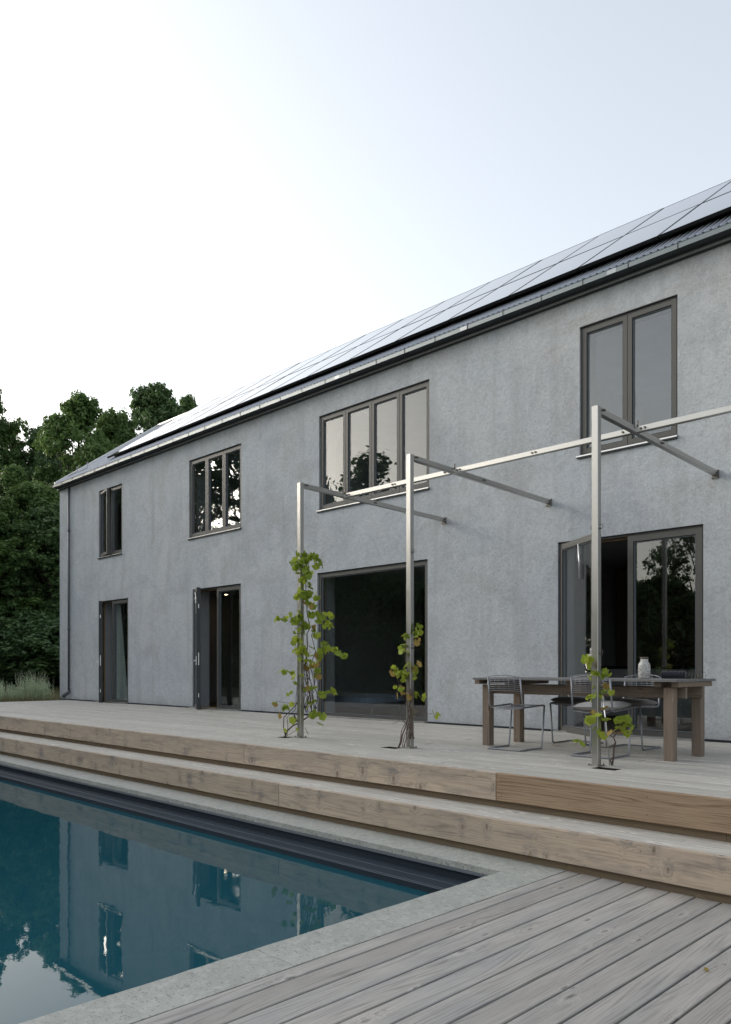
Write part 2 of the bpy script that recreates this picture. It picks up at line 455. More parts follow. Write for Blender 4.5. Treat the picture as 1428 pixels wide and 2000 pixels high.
# ------------------------------------------------------------------ mesh helpers
class MB:
    def __init__(s):
        s.v = []; s.f = []; s.m = []; s.sm = []
    def add(s, vs, fs, mi=0, smooth=False):
        o = len(s.v)
        s.v += [tuple(p) for p in vs]
        s.f += [tuple(i + o for i in f) for f in fs]
        s.m += [mi] * len(fs)
        s.sm += [smooth] * len(fs)
        return s
    def box(s, x0, x1, y0, y1, z0, z1, mi=0):
        v = [(x0,y0,z0),(x1,y0,z0),(x1,y1,z0),(x0,y1,z0),(x0,y0,z1),(x1,y0,z1),(x1,y1,z1),(x0,y1,z1)]
        return s.add(v, [(0,3,2,1),(4,5,6,7),(0,1,5,4),(1,2,6,5),(2,3,7,6),(3,0,4,7)], mi)
    def plank(s, x0, x1, y0, y1, z0, z1, c=0.003, mi=0):
        """box with all long edges along X chamfered"""
        pr = [(y0+c,z0),(y1-c,z0),(y1,z0+c),(y1,z1-c),(y1-c,z1),(y0+c,z1),(y0,z1-c),(y0,z0+c)]
        v = [(x0,)+p for p in pr] + [(x1,)+p for p in pr]
        f = [(i, i+8, (i+1) % 8 + 8, (i+1) % 8) for i in range(8)]
        f += [tuple(range(8)), tuple(range(15, 7, -1))]
        f = [tuple(reversed(q)) for q in f]
        return s.add(v, f, mi)
    def tube(s, pts, r, seg=8, mi=0, closed=False, r1=None):
        pts = [Vector(p) for p in pts]
        n = len(pts); base = len(s.v); prev = None
        for i, p in enumerate(pts):
            if closed:
                d = (pts[(i+1) % n] - pts[i-1]).normalized()
            else:
                d = (pts[min(i+1, n-1)] - pts[max(i-1, 0)])
                d = d.normalized() if d.length > 1e-9 else Vector((0,0,1))
            if prev is None:
                a = d.orthogonal().normalized()
            else:
                a = (prev - d * prev.dot(d))
                a = a.normalized() if a.length > 1e-6 else d.orthogonal().normalized()
            prev = a
            b = d.cross(a)
            rr = r if r1 is None else r + (r1 - r) * i / max(1, n-1)
            for k in range(seg):
                t = 2*math.pi*k/seg
                s.v.append(tuple(p + (a*math.cos(t) + b*math.sin(t)) * rr))
        rng = n if closed else n-1
        for i in range(rng):
            for k in range(seg):
                a0 = base + i*seg + k; a1 = base + i*seg + (k+1) % seg
                j = (i+1) % n
                b0 = base + j*seg + k; b1 = base + j*seg + (k+1) % seg
                s.f.append((a0, a1, b1, b0)); s.m.append(mi); s.sm.append(True)
        if not closed:
            s.f.append(tuple(base + k for k in reversed(range(seg)))); s.m.append(mi); s.sm.append(False)
            s.f.append(tuple(base + (n-1)*seg + k for k in range(seg))); s.m.append(mi); s.sm.append(False)
        return s
    def lathe(s, prof, cx=0, cy=0, z0=0, seg=24, mi=0):
        base = len(s.v)
        for (r, z) in prof:
            for k in range(seg):
                t = 2*math.pi*k/seg
                s.v.append((cx + r*math.cos(t), cy + r*math.sin(t), z0+z))
        for i in range(len(prof)-1):
            for k in range(seg):
                a = base+i*seg+k; b = base+i*seg+(k+1) % seg
                s.f.append((a, b, b+seg, a+seg)); s.m.append(mi); s.sm.append(True)
        return s
    def mesh(s, name, mats):
        me = bpy.data.meshes.new(name)
        me.from_pydata(s.v, [], s.f)
        for m in (mats if isinstance(mats, (list, tuple)) else [mats]):
            me.materials.append(m)
        me.polygons.foreach_set('material_index', s.m)
        me.polygons.foreach_set('use_smooth', s.sm)
        me.update()
        return me
    def obj(s, name, mats, parent=None, loc=(0,0,0), rot=(0,0,0)):
        return mkobj(name, s.mesh(name, mats), parent, loc, rot)

def mkobj(name, data, parent=None, loc=(0,0,0), rot=(0,0,0)):
    o = bpy.data.objects.new(name, data)
    col.objects.link(o)
    if parent is not None:
        o.parent = parent
    o.location = loc
    o.rotation_euler = rot
    return o

def world_child(o, parent):
    """keep o where it stands although its parent is elsewhere (parents carry no rotation here)"""
    L = Vector((0,0,0)); p = parent
    while p is not None:
        L += Vector(p.location); p = p.parent
    o.parent = parent
    o.location = Vector(o.location) - L
    return o

def tag(o, label=None, cat=None, group=None, kind=None):
    if label: o['label'] = label
    if cat: o['category'] = cat
    if group: o['group'] = group
    if kind: o['kind'] = kind
    return o

def empty(name, loc, rz=0):
    o = bpy.data.objects.new(name, None)
    col.objects.link(o)
    o.location = loc
    o.rotation_euler = (0, 0, rz)
    o.empty_display_size = 0.1
    return o

def copy_tree(o, parent=None):
    c = o.copy(); col.objects.link(c)
    if parent is not None:
        c.parent = parent
    for ch in [q for q in o.children]:
        copy_tree(ch, c)
    return c

# ------------------------------------------------------------------ dimensions
YF = 9.12            # facade plane
ZU = 0.56            # upper deck
XL = -20.75          # house corner
XR = 3.0
ZT = 6.225           # top of wall

# ------------------------------------------------------------------ ground
g = MB()
X0, X1, Y0, Y1 = -400, 400, -400, 400
hx0, hx1, hy0, hy1 = -16.2, -2.9, -1.6, 4.7      # hole for the pool
gz = -0.45
for (a, b, c, d) in ((X0, hx0, Y0, Y1), (hx1, X1, Y0, Y1), (hx0, hx1, Y0, hy0), (hx0, hx1, hy1, Y1)):
    g.add([(a, c, gz), (b, c, gz), (b, d, gz), (a, d, gz)], [(0, 1, 2, 3)])
tag(g.obj('ground', MAT['ground']), kind='structure')
bank = MB()     # slightly raised meadow at the level of the terrace, left of and behind the house
nx, ny = 40, 50
for i in range(nx+1):
    for j in range(ny+1):
        x = -90 + (69.85) * i / nx
        y = -12 + 92 * j / ny
        z = 0.40 + 0.10*math.sin(x*0.31) * math.cos(y*0.23) + 0.03*math.sin(x*1.7+y)
        if j == 0 or i == 0: z = -0.5
        if i == nx: z = 0.42
        bank.v.append((x, y, z))
for i in range(nx):
    for j in range(ny):
        a = i*(ny+1)+j
        bank.f.append((a, a+ny+1, a+ny+2, a+1)); bank.m.append(0); bank.sm.append(True)
tag(bank.obj('meadow', MAT['ground']), kind='structure')

# ------------------------------------------------------------------ house
house = empty('house', ((XL+XR)/2, YF, 0))
tag(house, 'long two-storey grey plastered house with a pitched roof of solar panels', 'house')

# openings: x0, x1, z0, z1
UP = [(-5.17, -3.89, 4.15, 5.81), (-10.235, -7.71, 4.165, 5.81), (-14.385, -12.52, 4.165, 5.81), (-18.49, -17.30, 4.165, 5.82)]
DN = [(-5.49, -3.59, ZU-0.02, 3.06), (-10.285, -7.745, ZU-0.02, 3.065), (-14.25, -12.535, ZU-0.02, 3.06), (-18.5, -17.01, ZU-0.02, 3.06)]
OPEN = UP + DN + [(-1.9, 0.3, ZU-0.02, 3.06), (-1.5, 0.2, 4.15, 5.81)]
TH = 0.42

def wall_with_holes():
    xs = sorted({XL, XR} | {round(o[0], 4) for o in OPEN} | {round(o[1], 4) for o in OPEN} | set(np.round(np.arange(XL+1.5, XR, 1.5), 3).tolist()))
    zs = sorted({0.0, ZT} | {round(o[2], 4) for o in OPEN} | {round(o[3], 4) for o in OPEN})
    def inside(x, z):
        return any(o[0] < x < o[1] and o[2] < z < o[3] for o in OPEN)
    mb = MB()
    for i in range(len(xs)-1):
        for j in range(len(zs)-1):
            a, b, c, d = xs[i], xs[i+1], zs[j], zs[j+1]
            if inside((a+b)/2, (c+d)/2):
                continue
            mb.add([(a,YF,c),(b,YF,c),(b,YF,d),(a,YF,d)], [(0,1,2,3)], 0)
            mb.add([(a,YF+TH,c),(b,YF+TH,c),(b,YF+TH,d),(a,YF+TH,d)], [(3,2,1,0)], 1)
    for (a, b, c, d) in OPEN:
        for (y0, y1, mi) in ((YF, YF+0.10, 0), (YF+0.10, YF+TH, 1)):
            mb.add([(a,y0,c),(a,y1,c),(a,y1,d),(a,y0,d)], [(0,1,2,3)], mi)
            mb.add([(b,y0,c),(b,y1,c),(b,y1,d),(b,y0,d)], [(3,2,1,0)], mi)
            mb.add([(a,y0,d),(b,y0,d),(b,y1,d),(a,y1,d)], [(3,2,1,0)], mi)
            mb.add([(a,y0,c),(b,y0,c),(b,y1,c),(a,y1,c)], [(0,1,2,3)], mi)
    # top, left side, right side
    mb.add([(XL,YF,ZT),(XR,YF,ZT),(XR,YF+TH,ZT),(XL,YF+TH,ZT)], [(0,1,2,3)], 0)
    return mb
front = wall_with_holes().obj('wall', [MAT['plaster'], MAT['inner_plaster']])
world_child(front, house)
YB = 15.1
YR, ZR = 12.11, 8.60       # ridge
SL = (ZR - 6.36) / (YR - 9.0)
gab = MB()
for X, s in ((XL, 1), (XR, -1)):
    x2 = X + 0.35*s
    prof = [(YF+TH*0.999, 0), (YB, 0), (YB, ZT), (YR, ZR-0.22), (YF+TH*0.999, ZT+0.2)]
    prof[0] = (YF+0.0005, 0); prof[4] = (YF+0.0005, ZT-0.001)
    n = len(prof)
    v = [(X, y, z) for y, z in prof] + [(x2, y, z) for y, z in prof]
    f = [(i, i+n, (i+1) % n + n, (i+1) % n) for i in range(n)]
    f = [tuple(range(n)), tuple(range(2*n-1, n-1, -1))] + f
    o = MB().add(v, f).obj('wall', MAT['plaster'])
    world_child(o, house)
world_child(MB().box(XL, XR, YB, YB+0.3, 0, 3.7).box(XL, -6.2, YB, YB+0.3, 3.7, ZT).box(-0.8, XR, YB, YB+0.3, 3.7, ZT).box(-6.2, -0.8, YB, YB+0.3, 5.95, ZT).obj('wall', MAT['plaster']), house)  # unseen gap added in the upper rear wall to brighten the room

# roof: corrugated sheets over both slopes
def roof_sheet():
    mb = MB()
    pitch = 0.0875
    x = XL + 0.02
    prof = []
    while x < XR + 0.1:
        for (dx, dz) in ((0, 0), (0.022, 0.0), (0.033, 0.020), (0.055, 0.020), (0.066, 0.0)):
            prof.append((x+dx, dz))
        x += pitch
    rows = [(8.975, 6.325), (YR, 6.325 + SL*(YR-8.975))]
    base = 0
    for (y, z) in rows:
        for (px, dz) in prof:
            mb.v.append((px, y, z+dz))
    n = len(prof)
    for i in range(n-1):
        mb.f.append((i, i+1, n+i+1, n+i)); mb.m.append(0); mb.sm.append(False)
    return mb
rf = roof_sheet().obj('roof', MAT['corrugated'])
world_child(rf, house)
zr2 = 6.345 + SL*(YR-8.975)
back = MB().add([(XL, YR, zr2), (XR+0.1, YR, zr2), (XR+0.1, YB+0.35, ZT+0.05), (XL, YB+0.35, ZT+0.05)], [(0,1,2,3)])
under = 0.07
back.add([(XL, 9.0, 6.345-under), (XR+0.1, 9.0, 6.345-under), (XR+0.1, YR, zr2-under), (XL, YR, zr2-under)], [(3,2,1,0)])
back.add([(XL, 9.0, 6.345-under), (XR+0.1, 9.0, 6.345-under), (XR+0.1, 9.0, 6.34), (XL, 9.0, 6.34)], [(0,1,2,3)])
world_child(back.obj('roof_deck', MAT['dark_trim']), house)
# verge flashing on the left gable and ridge cap
vg = MB()
for (y0, z0, y1, z1) in ((8.98, 6.36, YR, zr2+0.015),):
    x0, x1 = XL-0.03, XL+0.03
    vg.add([(x0,y0,z0-0.13),(x1,y0,z0-0.13),(x1,y1,z1-0.13),(x0,y1,z1-0.13),(x0,y0,z0+0.035),(x1,y0,z0+0.035),(x1,y1,z1+0.035),(x0,y1,z1+0.035)],
           [(0,3,2,1),(4,5,6,7),(0,1,5,4),(1,2,6,5),(2,3,7,6),(3,0,4,7)])
world_child(vg.obj('verge_flashing', MAT['zinc']), house)
world_child(MB().tube([(XL-0.03, YR+0.02, zr2+0.01), (XR+0.1, YR+0.02, zr2+0.01)], 0.055, 8).obj('ridge_cap', MAT['zinc']), house)

# eaves: flashing strip, dark soffit trim, box gutter with brackets
world_child(MB().box(XL-0.035, XR, YF-0.052, YF-0.003, 6.196, 6.222).box(XL-0.035, XR, YF-0.052, YF+0.05, 6.2255, 6.23).obj('eaves_flashing', MAT['flash']), house)
world_child(MB().box(XL-0.03, XR, YF-0.045, YF-0.004, 6.186, 6.1955).box(XL-0.03, XR, YF-0.09, YF+0.1, 6.2305, 6.27).obj('eaves_trim', MAT['dark_trim']), house)
gt = MB()
gy0, gy1, gz0, gz1 = 8.915, 9.03, 6.234, 6.291
t_ = 0.004
gt.box(XL+0.0, XR, gy0, gy0+t_, gz0, gz1)
gt.box(XL+0.0, XR, gy0+t_, gy1, gz0, gz0+t_, 1)
gt.box(XL+0.0, XR, gy1, gy1+t_, gz0, gz1, 1)
gt.box(XL-0.0005, XL+0.0035, gy0+t_, gy1, gz0+t_, gz1)
gt.tube([(XL, gy0+0.002, gz1+0.004), (XR, gy0+0.002, gz1+0.004)], 0.006, 6)
gut = gt.obj('gutter', [MAT['gutter'], MAT['dark_trim']])
world_child(gut, house)
bmesh_br = MB()
bmesh_br.box(-0.004, 0.004, gy0-0.005, gy0, gz0-0.004, gz1+0.022)
bmesh_br.box(-0.009, 0.009, gy0, gy1, gz0-0.0045, gz0-0.001)
bmesh_br.box(-0.004, 0.004, gy0-0.005, gy1, gz1+0.012, gz1+0.016)
brm = bmesh_br.mesh('bracket', MAT['black'])
x = -3.8
k = 0
xs_br = [-3.8 + 0.605*i for i in range(-28, 12)]
for x in xs_br:
    if XL < x < XR:
        o = mkobj('bracket', brm, None, (x, 0, 0))
        world_child(o, gut)
# a patched joint in the gutter face
for x in (-4.62, -9.55, -6.9):
    o = MB().box(x-0.06, x+0.06, gy0-0.0025, gy0-0.0005, gz0+0.002, gz1-0.002).obj('joint_plate', MAT['joint'])
    world_child(o, gut)
# snow hooks near the left verge
for (xx, yy) in ((XL+0.55, 9.35), (XL+1.15, 9.35)):
    zz = 6.36 + SL*(yy-8.975)
    o = MB().tube([(xx, yy-0.25, zz-0.14), (xx, yy, zz+0.02), (xx, yy, zz+0.17)], 0.012, 6).obj('roof_hook', MAT['galv_tube'])
    world_child(o, house)

# solar panels, two rows
ux = math.cos(math.atan(SL)); uz = math.sin(math.atan(SL))
PW, PH = 1.085, 1.63
pm = MB()
fr = 0.011
pm.box(-PW/2, PW/2, 0, PH, -0.04, -0.004, 0)
pm.box(-PW/2, PW/2, 0, fr, -0.004, 0, 0); pm.box(-PW/2, PW/2, PH-fr, PH, -0.004, 0, 0)
pm.box(-PW/2, -PW/2+fr, fr, PH-fr, -0.004, 0, 0); pm.box(PW/2-fr, PW/2, fr, PH-fr, -0.004, 0, 0)
pm.add([(-PW/2+fr, fr, -0.0025), (PW/2-fr, fr, -0.0025), (PW/2-fr, PH-fr, -0.0025), (-PW/2+fr, PH-fr, -0.0025)], [(0,1,2,3)], 1)
pme = pm.mesh('solar_panel', [MAT['black'], MAT['panel_glass']])
yb, zb = 9.35, 6.722
xseam = -5.333
i0 = -12; 
for row in range(2):
    for i in range(-12, 7):
        cx_ = xseam + 1.10*i + 0.55
        if row == 0 and False: continue
        d = row*1.645
        jit = random.Random(i*7+row)
        o = mkobj('solar_panel', pme, None, (cx_, yb + ux*d, zb + uz*d), (math.atan(SL) + jit.uniform(-.0015,.0015), jit.uniform(-.0015,.0015), 0))
        world_child(o, house)
# mounting rails under the panels
for dd in (0.25, 1.35, 1.9, 3.0):
    o = MB().box(xseam-13.25, XR-0.2, -0.02, 0.02, -0.085, -0.0405).obj('mounting_rail', MAT['black'], None, (0, yb+ux*dd, zb+uz*dd), (math.atan(SL), 0, 0))
    world_child(o, house)

# downpipe
dp = MB()
dp.tube([(-20.1, YF-0.045, 6.18), (-20.1, YF-0.045, 0.80)], 0.028, 10)
dp.tube([(-20.1, YF-0.045, 0.82), (-20.1, YF-0.06, 0.76), (-20.12, YF-0.20, 0.64)], 0.045, 10)
for z in (5.0, 2.4):
    dp.tube([(-20.1, YF-0.045, z), (-20.1, YF-0.045, z+0.07)], 0.036, 10)
world_child(dp.obj('downpipe', MAT['downpipe']), house)
# base flashing where plaster meets the deck
for (a, b) in ((XL, -18.52), (-16.99, -14.27), (-12.51, -10.3), (-7.73, -5.5), (-3.58, -1.95)):
    world_child(MB().box(a, b, YF-0.012, YF-0.001, ZU+0.001, ZU+0.022).obj('base_flashing', MAT['dark_trim']), house)

# ------------------------------------------------------------------ windows
def ring(mb, x0, x1, z0, z1, w, y0, y1, mi=0):
    mb.box(x0, x1, y0, y1, z1-w, z1, mi); mb.box(x0, x1, y0, y1, z0, z0+w, mi)
    mb.box(x0, x0+w, y0, y1, z0+w, z1-w, mi); mb.box(x1-w, x1, y0, y1, z0+w, z1-w, mi)
    return mb

def sash_meshes(w, h, prof=0.062):
    fm = MB()
    ring(fm, 0, w, 0, h, prof, -0.035, 0.035, 0)
    # glazing gasket, stepped back
    ring(fm, prof-0.0005, w-prof+0.0005, prof-0.0005, h-prof+0.0005, 0.008, -0.026, 0.026, 1)
    ring(fm, prof+0.0075, w-prof-0.0075, prof+0.0075, h-prof-0.0075, 0.007, -0.019, 0.019, 2)
    return fm

def glass_mesh(w, h, prof=0.062):
    return MB().box(prof, w-prof, -0.004, 0.004, prof, h-prof)

FM3 = [MAT['frame'], MAT['gasket'], simple('grey_spacer', (0.16, 0.18, 0.20), 0.5)]
def handle_obj(x, y, z):
    return MB().box(x-0.012, x+0.012, y, y+0.012, z-0.06, z+0.03).box(x-0.009, x+0.009, y+0.012, y+0.045, z-0.005, z+0.012).box(x-0.009, x+0.009, y+0.036, y+0.048, z-0.13, z+0.012).obj('handle', MAT['zinc'])

def window(o4, n, sill=True, angles=None, handles=(), frame_name='window', prof=0.057, ysash=None, splits=None, depth=0.052):
    x0, x1, z0, z1 = o4
    fw = 0.016
    mb = MB()
    ring(mb, x0+0.004, x1-0.004, z0+0.002, z1-0.012, fw, YF+0.03, YF+0.115, 0)
    # dark joint above the frame head
    mb.box(x0, x1, YF+0.012, YF+0.10, z1-0.0118, z1-0.001, 1)
    p = mb.obj(frame_name, [MAT['frame'], MAT['gasket']])
    world_child(p, house)
    xi0, xi1, zi0, zi1 = x0+fw+0.006, x1-fw-0.006, z0+fw+0.004, z1-0.012-fw-0.003
    cuts = splits or [xi0 + (xi1-xi0)*k/n for k in range(n+1)]
    for k in range(n):
        a, b = cuts[k]+0.003, cuts[k+1]-0.003
        ang = (angles or {}).get(k, 0)
        w, h = b-a, zi1-zi0
        yy = YF + depth + 0.012
        e = sash_meshes(w, h, prof).obj('sash', FM3, None, (a, yy, zi0), (0, 0, -R(ang)))
        pn = glass_mesh(w, h, prof).obj('pane', MAT['glass'], None, (a, yy, zi0), (0, 0, -R(ang)))
        world_child(e, p); world_child(pn, p)
        if k in handles:
            hx = a + prof*0.5 + 0.0 
            world_child(handle_obj(hx+0.03, yy+0.036, zi0 + h*0.38), p)
    # mullion posts behind the sashes
    for k in range(1, n):
        world_child(MB().box(cuts[k]-0.02, cuts[k]+0.02, YF+0.10, YF+0.13, zi0, zi1).obj('mullion', MAT['inner_wood']), p)
    # inner timber lining of the frame
    ib = MB(); ring(ib, x0+0.004, x1-0.004, z0+0.002, z1-0.004, 0.045, YF+0.1155, YF+0.15, 0)
    world_child(ib.obj('inner_frame', MAT['inner_wood']), p)
    if sill:
        sb = MB()
        sb.add([(x0-0.035, YF-0.035, z0-0.028), (x1+0.004, YF-0.035, z0-0.028), (x1+0.004, YF+0.05, z0-0.006), (x0-0.035, YF+0.05, z0-0.006),
                (x0-0.035, YF-0.035, z0-0.012), (x1+0.004, YF-0.035, z0-0.012), (x1+0.004, YF+0.05, z0+0.008), (x0-0.035, YF+0.05, z0+0.008)],
               [(0,3,2,1),(4,5,6,7),(0,1,5,4),(1,2,6,5),(2,3,7,6),(3,0,4,7)])
        world_child(sb.obj('sill', MAT['zinc']), p)
        world_child(MB().box(x0-0.03, x1, YF-0.028, YF-0.002, z0-0.045, z0-0.029).obj('sill_shadow_strip', MAT['dark_trim']), p)
    return p

w1 = window(UP[0], 2, handles=(1,)); tag(w1, 'two-sash upper window nearest the camera')
w2 = window(UP[1], 4, handles=(3,)); tag(w2, 'four-sash upper window above the big picture window')
w3 = window(UP[2], 3); tag(w3, 'three-sash upper window reflecting trees')
w4 = window(UP[3], 2, angles={0: 11}); tag(w4, 'narrow two-sash upper window at the far end, left sash ajar')
wx = window((-1.5, 0.2, 4.15, 5.81), 2)
wb = window(DN[1], 1, sill=False, frame_name='picture_window', prof=0.05); tag(wb, 'large fixed ground-floor pane')
d1 = window(DN[0], 2, sill=False, frame_name='glass_door', angles={0: 33.5}, splits=[-5.468, -4.53, -3.612], prof=0.072); tag(d1, 'double glass door behind the table, left leaf open')
d2 = window(DN[2], 2, sill=False, frame_name='glass_door', angles={0: 29}, splits=[-14.228, -13.40, -12.557], prof=0.068); tag(d2, 'middle glass door with its left leaf open')
d3 = window(DN[3], 2, sill=False, frame_name='glass_door', angles={0: 29}, splits=[-18.478, -17.85, -17.032], prof=0.066); tag(d3, 'far glass door with its left leaf open')
dx_ = window((-1.9, 0.3, ZU-0.02, 3.06), 2, sill=False, frame_name='glass_door', prof=0.07)
# dark closing edges, hinges and handles of the open leaves
for (p, hx, w, ang) in ((d2, -14.228, 0.822, 29), (d3, -18.478, 0.622, 29), (d1, -5.468, 0.932, 33.5)):
    e = MB().box(w-0.001, w+0.012, -0.037, 0.037, 0.0, 2.46, 0)
    e.box(w+0.012, w+0.016, -0.008, 0.008, 0.9, 1.15, 1); e.box(w+0.012, w+0.016, -0.008, 0.008, 0.25, 0.33, 1); e.box(w+0.012, w+0.016, -0.008, 0.008, 2.05, 2.13, 1)
    o = e.obj('leaf_edge', [MAT['dark_edge'], MAT['zinc']], None, (hx+0.003, YF+0.064, ZU+0.0), (0, 0, -R(ang)))
    world_child(o, p)
    hb = MB().box(-0.03, 0.03, -0.05, -0.0355, 0.9, 1.08).box(-0.012, 0.012, -0.085, -0.05, 0.98, 1.0).box(-0.012, 0.11, -0.095, -0.083, 0.975, 1.0)
    o = hb.obj('handle', MAT['zinc'], None, (hx + (w-0.035)*math.cos(R(ang)), YF+0.064-(w-0.035)*math.sin(R(ang)), ZU), (0, 0, -R(ang)))
    world_child(o, p)
    # open-limiter arm at the top of the leaf
    c_, s_ = math.cos(R(ang)), math.sin(R(ang))
    pa = (hx + 0.55*w*c_, YF+0.064-0.55*w*s_ - 0.04, 2.96)
    o = MB().tube([pa, (pa[0]+0.02, pa[1], 2.52)], 0.012, 6).obj('door_stay', MAT['zinc'])
    world_child(o, p)
for (p, o4) in ((d1, DN[0]), (d2, DN[2]), (d3, DN[3]), (wb, DN[1])):
    world_child(MB().box(o4[0]-0.02, o4[1]+0.005, YF-0.075, YF+0.03, ZU+0.0015, ZU+0.014).obj('threshold', MAT['zinc']), p)

# ------------------------------------------------------------------ inside the house
fl = MB()
fl.box(XL+0.36, XR-0.36, YF+TH+0.001, YB-0.001, ZU-0.2, ZU-0.03)
world_child(fl.obj('inner_floor', MAT['room_floor']), house)
world_child(MB().box(XL+0.36, XR-0.36, YF+TH+0.001, YB-0.001, 3.22, 3.40).obj('inner_ceiling', MAT['inner_plaster']), house)
world_child(MB().box(-6.33, XR-0.36, YF+TH+0.001, YB-0.001, 3.401, 3.42).obj('bounce_floor', MAT['white_wall']), house)  # white floor sheet added to bounce light into the upper room
world_child(MB().box(XL+0.36, XR-0.36, YF+TH+0.001, YB-0.001, 6.05, 6.15).obj('inner_ceiling', MAT['white_wall']), house)
for X in (-6.9, -11.6, -16.6):
    world_child(MB().box(X-0.06, X+0.06, YF+TH+0.002, 13.4, ZU-0.029, 3.219).obj('inner_wall', MAT['inner_plaster']), house)
for X in (-6.4, -11.4, -16.2):
    world_child(MB().box(X-0.06, X+0.06, YF+TH+0.002, 13.4, 3.421, 6.049).obj('inner_wall', MAT['white_wall']), house)
world_child(MB().box(XL+0.36, XR-0.36, 13.5, 13.6, ZU-0.029, 3.219).obj('inner_wall', MAT['dark_room']), house)
world_child(MB().box(XL+0.36, -6.46, 13.5, 13.6, 3.421, 6.049).obj('inner_wall', MAT['white_wall']), house)

# curtain behind the far door
cu = MB()
n = 60
for j in range(9):
    z = 3.05 - j*(3.05-ZU-0.02)/8
    t = j/8
    for i in range(n+1):
        s = i/n
        xr_ = -18.02 + 0.34*t
        x = -18.42 + s*(xr_ + 18.42)
        y = YF+0.34 + 0.035*math.sin(s*2*math.pi*7 + 0.6*t) * (0.5+0.6*t)
        cu.v.append((x, y, z))
for j in range(8):
    for i in range(n):
        a = j*(n+1)+i
        cu.f.append((a, a+1, a+n+2, a+n+1)); cu.m.append(0); cu.sm.append(True)
tag(cu.obj('curtain', MAT['curtain']), 'pale pleated curtain hanging inside the far left glass door', 'curtain')
# spot lamp in the middle room
lo = empty('ceiling_spot', (-15.75, 11.02, 3.18)); tag(lo, 'small lit ceiling spot seen through the middle glass door', 'ceiling lamp')
o = MB().lathe([(0.0, 0.0), (0.05, 0.0), (0.055, 0.034)], 0, 0, 0).obj('lamp_ring', MAT['zinc'], lo)
o = MB().lathe([(0.0001, -0.002), (0.038, -0.002)], 0, 0, 0).obj('bulb', MAT['lamp_on'], lo)
# sofa added behind the picture window in place of a bluish reflection
sf = empty('sofa_shape', (-10.75, 10.45, ZU-0.03)); tag(sf, 'low blue-grey sofa added for a bluish reflection in the large picture window', 'sofa_shape')
def cushion_mb(w, d, h, p=4.0, nx=14, ny=12):
    mb = MB()
    for sgn in (1, -1):
        b = len(mb.v)
        for i in range(nx+1):
            for j in range(ny+1):
                u = -1 + 2*i/nx; v = -1 + 2*j/ny
                e = max(0.0, (1-abs(u)**p)*(1-abs(v)**p))**0.42
                mb.v.append((u*w/2, v*d/2, sgn*h/2*e))
        for i in range(nx):
            for j in range(ny):
                a = b + i*(ny+1)+j
                q = (a, a+ny+1, a+ny+2, a+1)
                mb.f.append(q if sgn > 0 else tuple(reversed(q))); mb.m.append(0); mb.sm.append(True)
    return mb
cushion_mb(2.2, 0.85, 0.20, 10).obj('seat', MAT['sofa_shape'], sf, (-0.1, -0.05, 0.24))
cushion_mb(2.2, 0.22, 0.22, 10).obj('backrest', MAT['sofa_shape'], sf, (-0.1, 0.34, 0.26))
for s in (-1, 1):
    for yy in (-0.35, 0.4):
        MB().tube([(s*0.85, yy, 0), (s*0.85, yy, 0.16)], 0.02).obj('leg', MAT['galv_tube'], sf)
# kitchen: tall fronts, pale counter, hob and hood seen through the open door
kc = empty('kitchen_cabinet', (-5.3, 13.2, ZU-0.03)); tag(kc, 'tall dark wood kitchen cabinet wall behind the open glass door', 'cabinet')
MB().box(-1.45, 2.2, 0.02, 0.28, 0, 2.65).obj('carcass', MAT['cabinet'], kc)
for i in range(6):
    for (z0, z1) in ((1.75, 2.6), (1.35, 1.74)):
        MB().box(-1.44+i*0.6, -1.44+i*0.6+0.594, 0.0, 0.019, z0, z1-0.006).obj('front_panel', MAT['cabinet'], kc)
kk = empty('kitchen_counter', (-5.3, 12.1, ZU-0.03)); tag(kk, 'pale kitchen island with a dark top behind the open glass door', 'kitchen counter')
MB().box(-1.2, 2.4, 0, 0.7, 0, 0.86).obj('carcass', MAT['cabinet'], kk)
for i in range(6):
    MB().box(-1.19+i*0.6, -1.19+i*0.6+0.592, -0.02, -0.001, 0.08, 0.85).obj('front_panel', MAT['counter_white'], kk)
MB().box(-1.24, 2.44, -0.04, 0.74, 0.861, 0.90).obj('worktop', MAT['plastic_black'], kk)
ov = empty('framed_panel', (-4.9, 13.15, 1.45)); tag(ov, 'glossy dark oven with a pale frame standing for a far window in the kitchen wall', 'panel')  # dark glossy panel put in place of a rear kitchen window
MB().box(-0.32, 0.32, -0.03, 0.0, 0, 0.62).obj('frame', MAT['counter_white'], ov)
MB().box(-0.27, 0.27, -0.036, -0.0305, 0.04, 0.56).obj('pane', MAT['panel_glass'], ov)

